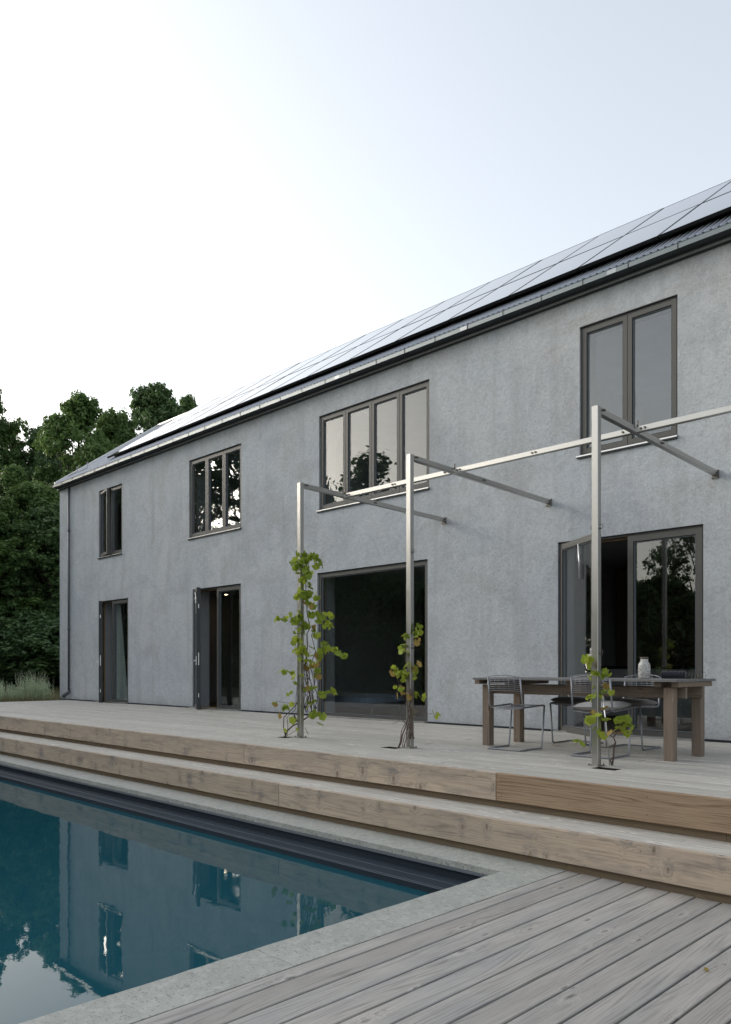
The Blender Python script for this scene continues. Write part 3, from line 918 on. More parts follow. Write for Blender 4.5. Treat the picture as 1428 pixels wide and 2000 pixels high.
# ------------------------------------------------------------------ decks and steps
Xd0, Xd1 = -20.0, 4.5
deck = MB()
deck.box(Xd0+0.03, Xd1, 5.24, YF-0.02, -0.2, 0.40)
for q in np.arange(Xd0+0.3, Xd1, 0.6):
    if not any(h0-0.05 < q < h1+0.05 for (h0, h1) in ((-7.5, -7.2), (-5.72, -5.45), (-3.3, -3.0))):
        deck.box(q, q+0.045, 5.24, YF-0.02, 0.401, 0.531)
deck_o = tag(deck.obj('terrace', MAT['soil']), kind='structure')
HOLES = [(-7.46, -7.27, 5.965, 6.11), (-5.70, -5.475, 5.965, 6.11), (-3.27, -3.055, 5.965, 6.11)]
pitch = 0.1475; bw = 0.1395
y = 5.202
row = 0
rr = random.Random(3)
while y + bw < YF - 0.003:
    xs = [Xd0]
    x = Xd0 + rr.choice([1.2, 2.4, 3.6, 4.2]) 
    while x < Xd1 - 1:
        xs.append(x); x += rr.choice([3.6, 4.2, 4.8])
    xs.append(Xd1)
    for a, b in zip(xs[:-1], xs[1:]):
        segs = [(a+0.0015, b-0.0015)]
        for (h0, h1, hy0_, hy1_) in HOLES:
            if y < hy1_ - 0.05 and y + bw > hy0_ + 0.02:
                ns = []
                for (p, q) in segs:
                    if h0 < q and h1 > p:
                        if h0 - p > 0.05: ns.append((p, h0))
                        if q - h1 > 0.05: ns.append((h1, q))
                    else: ns.append((p, q))
                segs = ns
        for (p, q) in segs:
            L = q-p
            dz = rr.uniform(-0.002, 0.002)
            o = MB().plank(-L/2, L/2, -bw/2, bw/2, -0.028, 0, 0.003).obj('board', MAT['deck_high'], None, ((p+q)/2, y+bw/2, ZU+dz), (rr.uniform(-.004,.004), 0, 0))
            world_child(o, deck_o)
    y += pitch
    row += 1
# soil in the planter openings
for (h0, h1, y0_, y1_) in HOLES:
    mb = MB()
    ya, yb_ = 5.9388, 6.0862
    mb.box(h0, h1, yb_-0.006, yb_, 0.42, ZU-0.001).box(h0, h1, ya, ya+0.006, 0.42, ZU-0.004)
    mb.box(h0-0.001, h0+0.005, ya+0.006, yb_-0.006, 0.42, ZU-0.002).box(h1-0.005, h1+0.001, ya+0.006, yb_-0.006, 0.42, ZU-0.002)
    world_child(mb.obj('planter_lining', MAT['soil']), deck_o)

def fascia_run(parent, y, z1, joints, tans, th=0.045, h=0.222):
    for k, (a, b) in enumerate(zip(joints[:-1], joints[1:])):
        L = b-a-0.007
        mat = MAT['fascia_tan'] if k in tans else MAT['fascia']
        o = MB().plank(-L/2, L/2, -th/2, th/2, -h/2, h/2, 0.004).obj('fascia_board', mat, None, ((a+b)/2, y+th/2, z1-h/2))
        world_child(o, parent)
        # countersunk screws
        sm = MB()
        for xx in (list(np.arange(-L/2+0.05, L/2, 0.6)) + [L/2-0.05]):
            for zz in (-0.06, 0.06):
                sm.add([(xx-0.004, -0.0006, zz-0.004), (xx+0.004, -0.0006, zz-0.004), (xx+0.004, -0.0006, zz+0.004), (xx-0.004, -0.0006, zz+0.004)], [(0,1,2,3)])
        s_o = sm.obj('screw_heads', MAT['bolt'], o, (0, -th/2, 0))
        s_o['kind'] = 'stuff'
fascia_run(deck_o, 5.150, ZU+0.0008, [Xd0, -16.2, -11.96, -7.02, -3.66, 1.3, Xd1], {4})
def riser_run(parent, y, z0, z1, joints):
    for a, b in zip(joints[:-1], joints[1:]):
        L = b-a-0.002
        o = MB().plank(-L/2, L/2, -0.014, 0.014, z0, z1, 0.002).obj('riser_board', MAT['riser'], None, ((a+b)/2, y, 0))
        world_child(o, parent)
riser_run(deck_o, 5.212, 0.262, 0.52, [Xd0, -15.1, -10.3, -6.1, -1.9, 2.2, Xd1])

step = MB().box(Xd0+0.03, Xd1, 4.85, 5.195, -0.2, 0.245)
step_o = tag(step.obj('terrace_step', MAT['soil']), kind='structure')
fascia_run(step_o, 4.755, 0.2808, [Xd0, -15.3, -10.81, -5.92, -1.05, 3.4, Xd1], set())
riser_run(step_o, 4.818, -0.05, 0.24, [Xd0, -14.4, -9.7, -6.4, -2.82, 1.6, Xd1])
for (y0_, w_) in ((4.802, 0.142), (4.950, 0.142), (5.098, 0.095)):
    xs = [Xd0, -15.2+y0_, -10.4-y0_*0.3, -6.0+ (y0_-4.8)*5, -1.2-(y0_-4.8)*6, 3.0, Xd1]
    xs.sort()
    for a, b in zip(xs[:-1], xs[1:]):
        L = b-a-0.003
        if L < 0.1: continue
        o = MB().plank(-L/2, L/2, -w_/2, w_/2, -0.028, 0, 0.003).obj('board', MAT['deck_high'], None, ((a+b)/2, y0_+w_/2, 0.28))
        world_child(o, step_o)

# pool deck: boards running away from the viewer
pd = MB().box(-2.80, 5.5, -5.0, 4.79, -0.45, -0.075)
pd_o = tag(pd.obj('pool_deck', MAT['soil']), kind='structure')
edges = [-2.818, -2.711] + [-2.711 + 0.1552*k for k in range(1, 50)]
for a, b in zip(edges[:-1], edges[1:]):
    w_ = b-a-0.0125
    L = 9.6
    o = MB().plank(-L/2, L/2, -w_/2, w_/2, -0.028, 0, 0.0035).obj('board', MAT['deck'], None, ((a+b)/2, 4.79-L/2, rr.uniform(-.0012,.0012)), (rr.uniform(-.006,.006), 0, R(90)))
    world_child(o, pd_o)

# coping slabs round the pool
cop = empty('pool_coping', (-3.0, 4.5, -0.03))
tag(cop, kind='structure')
WZ = -0.168
def slab(x0, x1, y0, y1, edge):
    """rectangular slab; the edge towards the water is slightly uneven"""
    r = random.Random(int(x0*97+y0*31))
    mb = MB()
    n = 10
    if edge == 'x':      # water on the -x side
        pts_in = [(x0 + r.uniform(-0.003, 0.003), y0+(y1-y0)*i/n) for i in range(n+1)]
        pts_out = [(x1, y0+(y1-y0)*i/n) for i in range(n+1)]
    else:                # water on the -y side
        pts_in = [(x1-(x1-x0)*i/n, y0 + r.uniform(-0.002, 0.002)) for i in range(n+1)]
        pts_out = [(x1-(x1-x0)*i/n, y1) for i in range(n+1)]
    cx_, cy_ = (x0+x1)/2, (y0+y1)/2
    zt, zb_ = 0.0 + r.uniform(-.0008, .0008), -0.045
    for (px, py) in pts_in: mb.v.append((px-cx_, py-cy_, zt))
    for (px, py) in pts_out: mb.v.append((px-cx_, py-cy_, zt))
    for (px, py) in pts_in: mb.v.append((px-cx_, py-cy_, zb_))
    for (px, py) in pts_out: mb.v.append((px-cx_, py-cy_, zb_))
    m = n+1
    def F(q):
        mb.f.append(q); mb.m.append(0); mb.sm.append(False)
    for i in range(n):
        F((i, m+i, m+i+1, i+1)); F((2*m+i, i, i+1, 2*m+i+1)) 
        F((m+i, 3*m+i, 3*m+i+1, m+i+1)); F((2*m+i, 2*m+i+1, 3*m+i+1, 3*m+i))
    F((0, 2*m, 3*m, m)); F((n, m+n, 3*m+n, 2*m+n))
    o = mb.obj('coping_slab', MAT['stone'], None, (cx_, cy_, 0))
    bm = bmesh.new(); bm.from_mesh(o.data); bmesh.ops.recalc_face_normals(bm, faces=bm.faces); bm.to_mesh(o.data); bm.free()
    world_child(o, cop)
ys = [4.452, 3.975, 3.13, 2.36, 1.596, 0.8, 0.0, -0.8, -1.5]
for a, b in zip(ys[1:], ys[:-1]):
    slab(-3.125, -2.8195, a+0.0006, b-0.0006, 'x')
xs_c = [-2.8195, -3.9, -5.1, -6.3, -7.5, -8.7, -9.9, -11.1, -12.3, -13.5, -14.7, -15.9]
for a, b in zip(xs_c[1:], xs_c[:-1]):
    slab(a+0.0006, b-0.0006, 4.4525, 4.800, 'y')

pb = MB()
px0, px1, py0, py1 = -15.9, -3.10, -1.5, 4.47
pb.add([(px0,py0,-1.8),(px1,py0,-1.8),(px1,py1,-1.8),(px0,py1,-1.8)], [(0,1,2,3)])
for (a, b) in (((px0,py0),(px1,py0)), ((px1,py0),(px1,py1)), ((px1,py1),(px0,py1)), ((px0,py1),(px0,py0))):
    pb.add([(a[0],a[1],-1.8),(b[0],b[1],-1.8),(b[0],b[1],-0.046),(a[0],a[1],-0.046)], [(3,2,1,0)])
pb_o = tag(pb.obj('pool_basin', simple('teal_pool_lining', (0.045, 0.190, 0.250), 0.8, 0, 0.08, 1.0)), kind='structure')
world_child(MB().box(px0+0.002, px1-0.002, 4.165, py1-0.0015, -0.30, -0.128).box(px0+0.002, px1-0.002, py1-0.012, py1-0.0015, -0.1279, -0.0465).obj('cover_ledge', MAT['liner']), pb_o)
rail = MB().box(px0+0.003, px1-0.003, py1-0.034, py1-0.0121, -0.064, -0.048)
for (a_, b_, h_) in ((4.330, 4.334, 0.002), (4.200, 4.204, 0.002), (4.166, 4.171, 0.003)):  # front pair: lid edge, and a strip imitating its reflection
    rail.box(px0+0.003, px1-0.003, a_, b_, -0.1279, -0.128+h_)
world_child(rail.obj('rail_and_reflection', MAT['rail_and_reflection']), pb_o)
wt = MB().add([(px0+0.001,py0+0.001,WZ),(px1-0.001,py0+0.001,WZ),(px1-0.001,py1-0.001,WZ),(px0+0.001,py1-0.001,WZ)], [(0,1,2,3)])
tag(wt.obj('water', MAT['water']), kind='structure')

# ------------------------------------------------------------------ steel pergola
pg = empty('pergola', (-5.44, 6.12, ZU)); tag(pg, 'slim stainless steel pergola frame of posts and beams bolted to the facade', 'pergola')
CY = 6.12; S = 0.06
posts = [-7.203, -5.438, -3.311, -1.25]
ends = [-7.417, -5.62, -3.452, -1.42]
ZC = 3.632
def bar(p, q, s):
    """square tube from p to q with rounded-off corners"""
    p, q = Vector(p), Vector(q)
    d = (q-p).normalized()
    up = Vector((0,0,1)) if abs(d.z) < 0.9 else Vector((0,1,0))
    a = d.cross(up).normalized(); b = a.cross(d).normalized()
    c = 0.004; h = s/2
    pr = [(h-c,-h),(h,-h+c),(h,h-c),(h-c,h),(-h+c,h),(-h,h-c),(-h,-h+c),(-h+c,-h)]
    v = [tuple(e + a*x + b*y) for e in (p, q) for (x, y) in pr]
    f = [(i, i+8, (i+1) % 8+8, (i+1) % 8) for i in range(8)] + [tuple(range(8)), tuple(range(15, 7, -1))]
    mb = MB().add(v, f)
    return mb
def bfix(o):
    bm = bmesh.new(); bm.from_mesh(o.data); bmesh.ops.recalc_face_normals(bm, faces=bm.faces); bm.to_mesh(o.data); bm.free(); return o
YT = 6.90
tie_pts = []
for k, (x, xe) in enumerate(zip(posts, ends)):
    o = bfix(bar((x, CY, ZU+0.008), (x, CY, ZC), S).obj('post', MAT['steel'])); world_child(o, pg)
    f = MB().box(x-0.055, x+0.055, CY-0.055, CY+0.055, ZU+0.002, ZU+0.0085)
    for sx in (-1, 1):
        for sy in (-1, 1):
            f.tube([(x+sx*0.044, CY+sy*0.044, ZU+0.0085), (x+sx*0.044, CY+sy*0.044, ZU+0.022)], 0.006, 6, 1)
    world_child(f.obj('foot_plate', [MAT['steel'], MAT['bolt']]), pg)
    y0_ = CY+S/2+0.001
    o = bfix(bar((x, y0_, ZC-S/2), (xe, YF-0.008, ZC-S/2+0.012), S*0.92).obj('beam', MAT['steel'])); world_child(o, pg)
    # wall plate with bolts
    wp = MB().box(xe-0.040, xe+0.040, YF-0.0075, YF-0.0005, ZC-0.075, ZC+0.02)
    for sx in (-1, 1):
        for zz in (ZC-0.068, ZC+0.012):
            wp.tube([(xe+sx*0.034, YF-0.0075, zz), (xe+sx*0.034, YF-0.024, zz)], 0.007, 6, 1)
    wp.tube([(xe+0.028, YF-0.05, ZC-0.02), (xe+0.045, YF-0.05, ZC-0.02)], 0.01, 6, 1)
    world_child(wp.obj('wall_plate', [MAT['dull_steel'], MAT['bolt']]), pg)
    # bolts at the corner and the crossing
    xc = x + (xe-x)*(YT-CY)/(YF-CY)
    tie_pts.append(xc)
    bb = MB()
    for yy in (CY+0.06, CY+0.085):
        bb.tube([(x+S/2-0.004, yy, ZC-0.02), (x+S/2+0.012, yy, ZC-0.02)], 0.009, 6)
    bb.tube([(x-S/2-0.012, CY, ZC-0.06), (x-S/2, CY, ZC-0.06)], 0.008, 6)
    xm = x + (xe-x)*0.45
    for yy in (CY+0.45*(YF-CY), CY+0.45*(YF-CY)+0.035):
        bb.tube([(xm+S*0.45, yy, ZC-0.025), (xm+S*0.45+0.014, yy, ZC-0.025)], 0.009, 6)
    world_child(tag(bb.obj('bolts', MAT['bolt']), kind='stuff'), pg)
for k in range(4):
    a = tie_pts[k]; b = tie_pts[k+1] if k < 3 else 2.2
    o = bfix(bar((a+S*0.47, YT, ZC-S/2), (b-S*0.47, YT, ZC-S/2), S*0.9).obj('tie_beam', MAT['steel'])); world_child(o, pg)
    bb = MB()
    yq = YT - S*0.45
    for xx in (a+0.075, a+0.115, (a+b)/2-0.02, (a+b)/2+0.02, b-0.10):
        bb.tube([(xx, yq, ZC-0.03), (xx, yq-0.013, ZC-0.03)], 0.010, 6)
    bb.tube([(a+0.045, YT-0.03, ZC-0.012), (a+0.045, YT-0.03, ZC+0.045)], 0.008, 6)
    world_child(tag(bb.obj('bolts', MAT['bolt']), kind='stuff'), pg)
# wire eyelets on the posts
def loop(c, r):
    return [(c[0] + r*math.cos(t), c[1], c[2] + r*math.sin(t)) for t in [2*math.pi*i/14 for i in range(14)]]
for (x, zs_) in ((posts[2], (2.60, 1.53)), (posts[1], (2.62, 1.62)), (posts[0], (2.62, 1.62))):
    for z in zs_:
        mb = MB().tube(loop((x+S/2+0.012, CY, z), 0.02), 0.0025, 5, closed=True).tube(loop((x-S/2-0.008, CY, z), 0.016), 0.0025, 5, closed=True)
        mb.tube([(x+S/2-0.002, CY, z-0.012), (x+S/2+0.012, CY, z-0.012)], 0.007, 6)
        world_child(tag(mb.obj('wire_eyelets', MAT['bolt']), kind='stuff'), pg)

# ------------------------------------------------------------------ dining table
tb = empty('dining_table', (-4.0, 7.2, ZU)); tag(tb, 'long weathered wooden outdoor dining table on thick square legs', 'table')
ZTT = 0.735
for i in range(6):
    w_ = 0.90/6
    y0_ = -0.45 + i*w_
    MB().plank(-1.10, 1.105, y0_+0.002, y0_+w_-0.002, ZTT-0.022, ZTT, 0.002).obj('plank', MAT['table_top'], tb)
lg = 0.090
for (lx, ly) in ((-1.045, -0.245), (-1.015, 0.30), (0.985, -0.285), (1.01, 0.27)):
    o = MB().plank(0, ZTT-0.075, -lg/2, lg/2, -lg/2, lg/2, 0.004).obj('leg', MAT['table'], tb, (lx, ly, 0), (0, -R(90), 0))
for ly in (-0.165, 0.21):
    MB().plank(-1.10, 1.08, ly-0.02, ly+0.02, ZTT-0.175, ZTT-0.075, 0.003).obj('apron', MAT['table'], tb)
for lx in (-1.11, -0.72, 0.0, 0.9, 1.06):
    MB().plank(-0.36, 0.40, -0.03, 0.03, ZTT-0.070, ZTT-0.0225, 0.002).obj('batten', MAT['table'], tb, (lx, 0, 0), (0, 0, R(90)))

# ------------------------------------------------------------------ wire chairs
def make_chair():
    t = empty('wire_chair', (0, 0, 0))
    r = 0.0095
    w = 0.20
    # sled base with the two front uprights: one bent tube
    fr_ = MB()
    path = [(-w, 0.385, 0.435), (-w, 0.335, 0.012), (-w, 0.32, 0.0), (-w, -0.05, 0.0), (w, -0.05, 0.0), (w, 0.32, 0.0), (w, 0.335, 0.012), (w, 0.385, 0.435)]
    pts = []
    P = [Vector(p) + Vector((0, 0, r)) for p in path]
    for i, p in enumerate(P):
        if 0 < i < len(P)-1:
            for t_ in (0.5, 0.15):
                pts.append(p + (P[i-1]-p).normalized()*min(0.03, (P[i-1]-p).length*0.4)*t_)
            for t_ in (0.15, 0.5):
                pts.append(p + (P[i+1]-p).normalized()*min(0.03, (P[i+1]-p).length*0.4)*t_)
        else: pts.append(p)
    fr_.tube(pts, r, 8)
    fr_.obj('base_frame', MAT['galv_tube'], t)
    rails = MB()
    for s in (-1, 1):
        rails.tube([(s*w, 0.385, 0.445), (s*w, 0.36, 0.452), (s*w, 0.02, 0.435), (s*w, -0.012, 0.45), (s*w*0.99, -0.03, 0.56), (s*w*0.97, -0.05, 0.742)], r*0.95, 8)
    rails.tube([(-w, 0.385, 0.445), (w, 0.385, 0.445)], r*0.8, 8)
    rails.obj('side_rail', MAT['galv_tube'], t)
    def arc(y, z, bulge, bz, ww):
        return [(ww*math.sin(a) / math.sin(1.0), y + bulge*(math.cos(a)-math.cos(1.0))/(1-math.cos(1.0)), z + bz*(math.cos(a)-math.cos(1.0))/(1-math.cos(1.0))) for a in [-1.0+2.0*i/12 for i in range(13)]]
    st = MB()
    for i in range(11):
        y_ = 0.0 + i*0.0385
        z_ = 0.437 + 0.013*i/10
        st.tube(arc(y_, z_, -0.03 if i < 2 else 0, -0.022, w), 0.0027, 5)
    for xx in (-0.12, -0.04, 0.04, 0.12):
        dz_ = -0.020*(1-(xx/w)**2)
        st.tube([(xx, 0.0-0.02, 0.436+dz_), (xx, 0.2, 0.443+dz_), (xx, 0.385, 0.45+dz_)], 0.0027, 5)
    st.obj('seat', MAT['galv_tube'], t)
    bk = MB()
    for i in range(8):
        f = i/7
        z_ = 0.600 + 0.140*f
        y_ = -0.033 - 0.017*f
        bk.tube(arc(y_, z_, -0.055, 0.025 if i == 7 else 0.01, w*0.97), 0.0028 if i < 7 else 0.0050, 5)
    for xx in (-0.14, -0.085, -0.03, 0.03, 0.085, 0.14):
        q = (math.cos(math.asin(xx/w*math.sin(1.0)))-math.cos(1.0))/(1-math.cos(1.0))
        bk.tube([(xx, -0.033-0.055*q, 0.600), (xx, -0.05-0.055*q, 0.74+0.025*q)], 0.0027, 5)
    bk.obj('backrest', MAT['galv_tube'], t)
    return t
ch = make_chair()
spots = [(-4.60, 6.66, 0.0, 'bare wire chair without a cushion at the left front of the table'),
         (-3.655, 6.69, R(2), 'wire chair with a light grey cushion, behind the nearest steel post'),
         (-4.44, 7.93, R(181), 'wire chair with a charcoal cushion on the far side of the table'),
         (-3.77, 7.90, R(178), 'wire chair with a grey-brown cushion between the vase and the glass door')]
for i, (x, y, a, lab) in enumerate(spots):
    o = ch if i == 0 else copy_tree(ch)
    o.location = (x, y, ZU + 0.001)
    o.rotation_euler = (0, 0, a)
    tag(o, lab, 'chair', 'wire chairs round the dining table')
for (i, m, lab) in ((1, 'cush_grey', 'light grey square cushion on the wire chair behind the nearest post'), (2, 'cush_black', 'charcoal square cushion on the far left wire chair'), (3, 'cush_taupe', 'grey-brown square cushion on the wire chair by the vase')):
    x, y, a, _ = spots[i]
    d = 0.19
    o = cushion_mb(0.42, 0.42, 0.085, 3.2).obj('cushion', MAT[m], None, (x - math.sin(a)*d, y + math.cos(a)*d, ZU+0.478), (R(1.5), R(-1), a + R(4)))
    tag(o, lab, 'cushion', 'seat cushions on the wire chairs')

# vase and things on the table
vs = empty('vase', (-3.30, 7.0, ZU+ZTT)); tag(vs, 'speckled pale ceramic vase with a dark rim on the table', 'vase')
prof = [(0.0, 0.0), (0.047, 0.0), (0.054, 0.008), (0.055, 0.06), (0.055, 0.12), (0.052, 0.138), (0.042, 0.153), (0.036, 0.160), (0.035, 0.186), (0.029, 0.186), (0.029, 0.15), (0.0, 0.14)]
MB().lathe(prof, seg=28).obj('body', MAT['vase'], vs)
MB().lathe([(0.0355, 0.185), (0.038, 0.190), (0.038, 0.204), (0.030, 0.204), (0.030, 0.185)], seg=28).obj('rim', MAT['vase_rim'], vs)
sp_ = MB()
for i in range(22):      # ribbed roll
    pass
prof = []
for i in range(45):
    z = i/44*0.21
    prof.append((0.036 + 0.003*math.sin(i*math.pi/2.2), z))
prof = [(0.0, 0.0)] + prof + [(0.0, 0.21)]
mb = MB().lathe(prof, seg=20)
mb.v = [(z, x, y+0.039) for (x, y, z) in mb.v]
o = mb.obj('ribbed_roll', MAT['dark_cloth'], None, (-3.215, 7.2, ZU+ZTT), (0, 0, R(4)))
tag(o, 'small dark ribbed roll lying on the table beside the vase', 'roll')
wb_ = MB()
for i in range(6):
    x = i*0.028
    wb_.tube([(x, -0.06, 0.002), (x+0.01, -0.05, 0.05), (x+0.015, 0.0, 0.068), (x+0.01, 0.05, 0.05), (x, 0.06, 0.002)], 0.002, 5)
wb_.tube([(0, -0.06, 0.004), (0.14, -0.06, 0.004)], 0.0022, 5).tube([(0, 0.06, 0.004), (0.14, 0.06, 0.004)], 0.0022, 5)
o = wb_.obj('wire_rack', MAT['bolt'], None, (-3.02, 7.3, ZU+ZTT))
tag(o, 'thin dark wire rack on the table right of the ribbed roll', 'rack')

# ------------------------------------------------------------------ vines
def leaf_mesh(seed):
    r = random.Random(seed)
    n = 20
    pts = []
    for i in range(n):
        a = -math.pi/2 + 2*math.pi*i/n
        # heart/five-lobed outline; stem notch at angle -90 deg
        lob = 0.5*(1 + 0.075*math.cos(5*(a - math.pi/2)) + 0.035*math.cos(10*a + seed))
        if i == 0: lob *= 0.42
        if i in (1, n-1): lob *= 0.95
        lob *= r.uniform(0.95, 1.05)
        x, y = lob*math.cos(a)*0.98, lob*math.sin(a)
        z = -0.30*(x*x) - 0.22*max(0, y)**2 + 0.05*math.sin(6*a+seed) + 0.10*abs(x)
        pts.append((x, y+0.2, z))
    v = [(0, 0.1, 0.02)]
    inner = [(p[0]*0.5, 0.1 + (p[1]-0.1)*0.5, p[2]*0.35 + 0.02*math.sin(i*2.5)) for i, p in enumerate(pts)]
    v += inner + pts
    f = []
    for i in range(n):
        j = (i+1) % n
        f.append((0, 1+i, 1+j)); f.append((1+i, 1+n+i, 1+n+j, 1+j))
    return v, f
LEAF = {}
for s in range(4):
    v, f = leaf_mesh(s*3+1)
    for k in ('vine_green', 'vine_lime', 'vine_brown'):
        mb = MB().add(v, f, 0, True)
        LEAF[(s, k)] = mb.mesh('leaf', MAT[k])
RV = Vector((0.7085, 0.7057, 0)); FV = Vector((-0.7057, 0.7085, 0))
def vine(colx, base, clusters, stems, lab, seed, scale_px, dens=1.0):
    """clusters: (right offset m, height m, count, spread, mix) seen beside the post, spread in depth too"""
    r = random.Random(seed)
    t = empty('grape_vine', (base[0], base[1], ZU)); tag(t, lab, 'vine', 'grape vines climbing the pergola posts')
    sm = MB()
    for pts, r0, r1 in stems:
        sm.tube([Vector(p) - Vector((base[0], base[1], ZU)) for p in pts], r0, 6, r1=r1)
    sm.obj('stem', MAT['vine_stem'], t)
    for (dx, z, cnt, sx, sz, mixg, mixl) in clusters:
        for _ in range(int(cnt*dens+0.5)):
            p = Vector((colx, CY, 0)) + RV*(dx + r.gauss(0, 1)*sx) + FV*r.uniform(-0.13, 0.06)
            p.z = z + r.gauss(0, 1)*sz
            q = r.random()
            k = 'vine_green' if q < mixg else ('vine_lime' if q < mixg+mixl else 'vine_brown')
            o = mkobj('leaf', LEAF[(r.randrange(4), k)], t, p - Vector((base[0], base[1], ZU)))
            s = r.uniform(0.048, 0.102) * scale_px * (0.8 if k == 'vine_brown' else 1)
            o.scale = (s, s, s)
            # blades hang with the tip down and face outwards/upwards
            o.rotation_euler = (R(r.gauss(-52, 22)), R(r.gauss(0, 22)), R(r.gauss(40, 55)))
    return t

def PX1(u, v):     # crop pixels of the first vine -> offset right of the post (m) and height
    return ((520+0.2*u) - 587)/162.0, ZU + (1439 - (1060+0.2*v))/162.0
cl = []
for (u, v, c, sx, sz, a, b) in [
    (335,120,5,.03,.03,.9,.1),(275,170,5,.03,.035,.9,.1),(285,235,6,.03,.035,.95,.05),(350,200,7,.04,.04,.95,.05),(400,130,5,.035,.03,.9,.1),
    (470,120,4,.03,.02,.9,.1),(515,150,3,.025,.02,.9,.1),(545,205,2,.012,.02,1,0),(495,215,2,.012,.02,.8,.2),(400,260,7,.04,.035,.95,.05),(375,320,6,.035,.03,.9,.1),
    (350,400,4,.03,.03,.5,.5),(430,400,4,.03,.03,.7,.3),(350,460,4,.03,.03,.4,.6),(310,520,4,.025,.03,.3,.7),(430,490,5,.04,.03,.8,.2),(490,510,3,.02,.02,.8,.2),
    (400,570,4,.03,.04,.5,.3),(430,620,3,.02,.04,.2,.4),(470,605,1,.01,.01,1,0),
    (130,735,3,.02,.015,.3,.7),(190,725,3,.02,.02,.4,.6),(250,710,3,.02,.03,.4,.6),(300,740,6,.03,.035,.6,.4),(340,690,5,.03,.03,.6,.4),
    (450,690,5,.03,.03,.5,.5),(510,720,6,.03,.04,.4,.6),(570,700,4,.03,.025,.5,.5),(625,690,3,.02,.02,.5,.5),(590,790,5,.03,.035,.8,.2),(635,790,2,.015,.02,.9,.1),
    (370,800,6,.035,.04,.8,.2),(330,850,4,.03,.03,.6,.4),(460,830,3,.025,.03,.2,.3),(500,890,4,.03,.04,.7,.3),
    (265,960,3,.015,.03,.4,.6),(310,970,5,.03,.04,.4,.6),(345,1030,6,.03,.03,.5,.5),(540,1000,5,.03,.045,.7,.3),(590,1010,4,.025,.025,.5,.5),(650,1020,3,.025,.015,.7,.3),(700,1050,3,.02,.015,.7,.3),(740,1075,3,.015,.015,.8,.2),
    (330,1135,3,.02,.02,.3,.7),(405,1140,3,.02,.02,.3,.7),(520,1100,5,.03,.035,.5,.3),(450,1050,4,.04,.03,.6,.4),(470,1180,3,.025,.04,.1,.2),(490,1270,4,.025,.05,.1,.4),(370,1200,3,.03,.03,.1,.1),
    (190,1240,3,.025,.015,.6,.4),(265,1265,3,.02,.02,.4,.6),(290,1360,3,.025,.015,.5,.5),(510,1240,2,.015,.02,.8,.2),(340,1290,2,.02,.03,.3,.2),
    (400,1410,3,.03,.03,.3,.2),(470,1400,2,.02,.02,.8,.2),(550,1465,4,.03,.03,.5,.5),(635,1440,4,.025,.02,.5,.5),
    (225,1455,2,.015,.02,.4,.6),(90,1555,3,.02,.015,.1,.3),(190,1580,5,.025,.03,.3,.6),(265,1570,2,.02,.02,.1,.5),(140,1670,1,.01,.01,0,0),
    (430,1555,3,.03,.025,.5,.4),(460,1640,3,.03,.025,.7,.3),(520,1660,4,.03,.025,.7,.3),(525,1750,2,.015,.015,.8,.2),(440,1690,2,.02,.02,.2,.5),(270,1700,2,.02,.02,.5,.5),(290,1800,1,.02,.01,.5,.5),(390,1790,1,.02,.02,.6,.2),(180,1800,1,.01,.01,.5,.5)]:
    dx, z = PX1(u, v)
    cl.append((dx, z, c, sx*0.75, sz*0.75, a, b))
def S3(colx, pts, dep=-0.05):
    out_ = []
    for i, (dx, z) in enumerate(pts):
        p = Vector((colx, CY, 0)) + RV*dx + FV*(dep)
        p.z = z
        out_.append(p)
    return out_
def PT(uvs): return S3(posts[0], [PX1(*q) for q in uvs], 0.035)
stems = [(PT([(180,1893),(195,1840),(260,1780),(330,1750),(410,1690),(440,1640),(430,1500),(400,1340)]), .010, .006),
         (PT([(185,1880),(165,1800),(170,1700),(250,1620),(300,1560),(330,1420),(350,1280),(380,1150)]), .006, .005),
         (PT([(200,1880),(210,1790),(200,1700),(285,1620),(290,1500),(300,1390)]), .004, .003),
         (PT([(400,1340),(385,1180),(400,1000),(395,880),(430,820),(400,700),(390,560),(385,420),(370,300),(400,180)]), .008, .004),
         (PT([(470,1640),(500,1500),(460,1330),(430,1200),(480,1050),(440,900),(470,800)]), .005, .004),
         (PT([(380,1640),(420,1480),(380,1330),(370,1200)]), .006, .005),
         (PT([(440,1620),(455,1450),(420,1300),(400,1180)]), .005, .004),
         (PT([(360,1650),(370,1500),(400,1380),(390,1220)]), .005, .004),
         (PT([(400,1600),(400,1450),(415,1320),(430,1200)]), .004, .003),
         (PT([(180,1890),(240,1860),(300,1820)]), .003, .002),
         (PT([(390,760),(300,720),(200,715),(120,735)]), .003, .002),
         (PT([(520,1000),(600,990),(700,1050),(750,1080)]), .003, .002),
         (PT([(420,1690),(500,1600),(540,1480),(640,1430)]), .004, .002),
         (PT([(300,1560),(200,1560),(90,1540)]), .003, .002)]
random.seed(11)
rsx = random.Random(5)
for k in range(9):      # a web of thin dry stems low on the post
    u0 = rsx.uniform(350, 480)
    pts = [(u0 + rsx.uniform(-35, 35), 1660 - i*75 + rsx.uniform(-15, 15)) for i in range(7)]
    stems.append((PT(pts), .0035, .0025))
v1 = vine(posts[0], (-7.40, 6.04), cl, stems, 'tall leafy green grape vine on the farthest steel post', 21, 1.08, 1.1)
bm_ = MB()
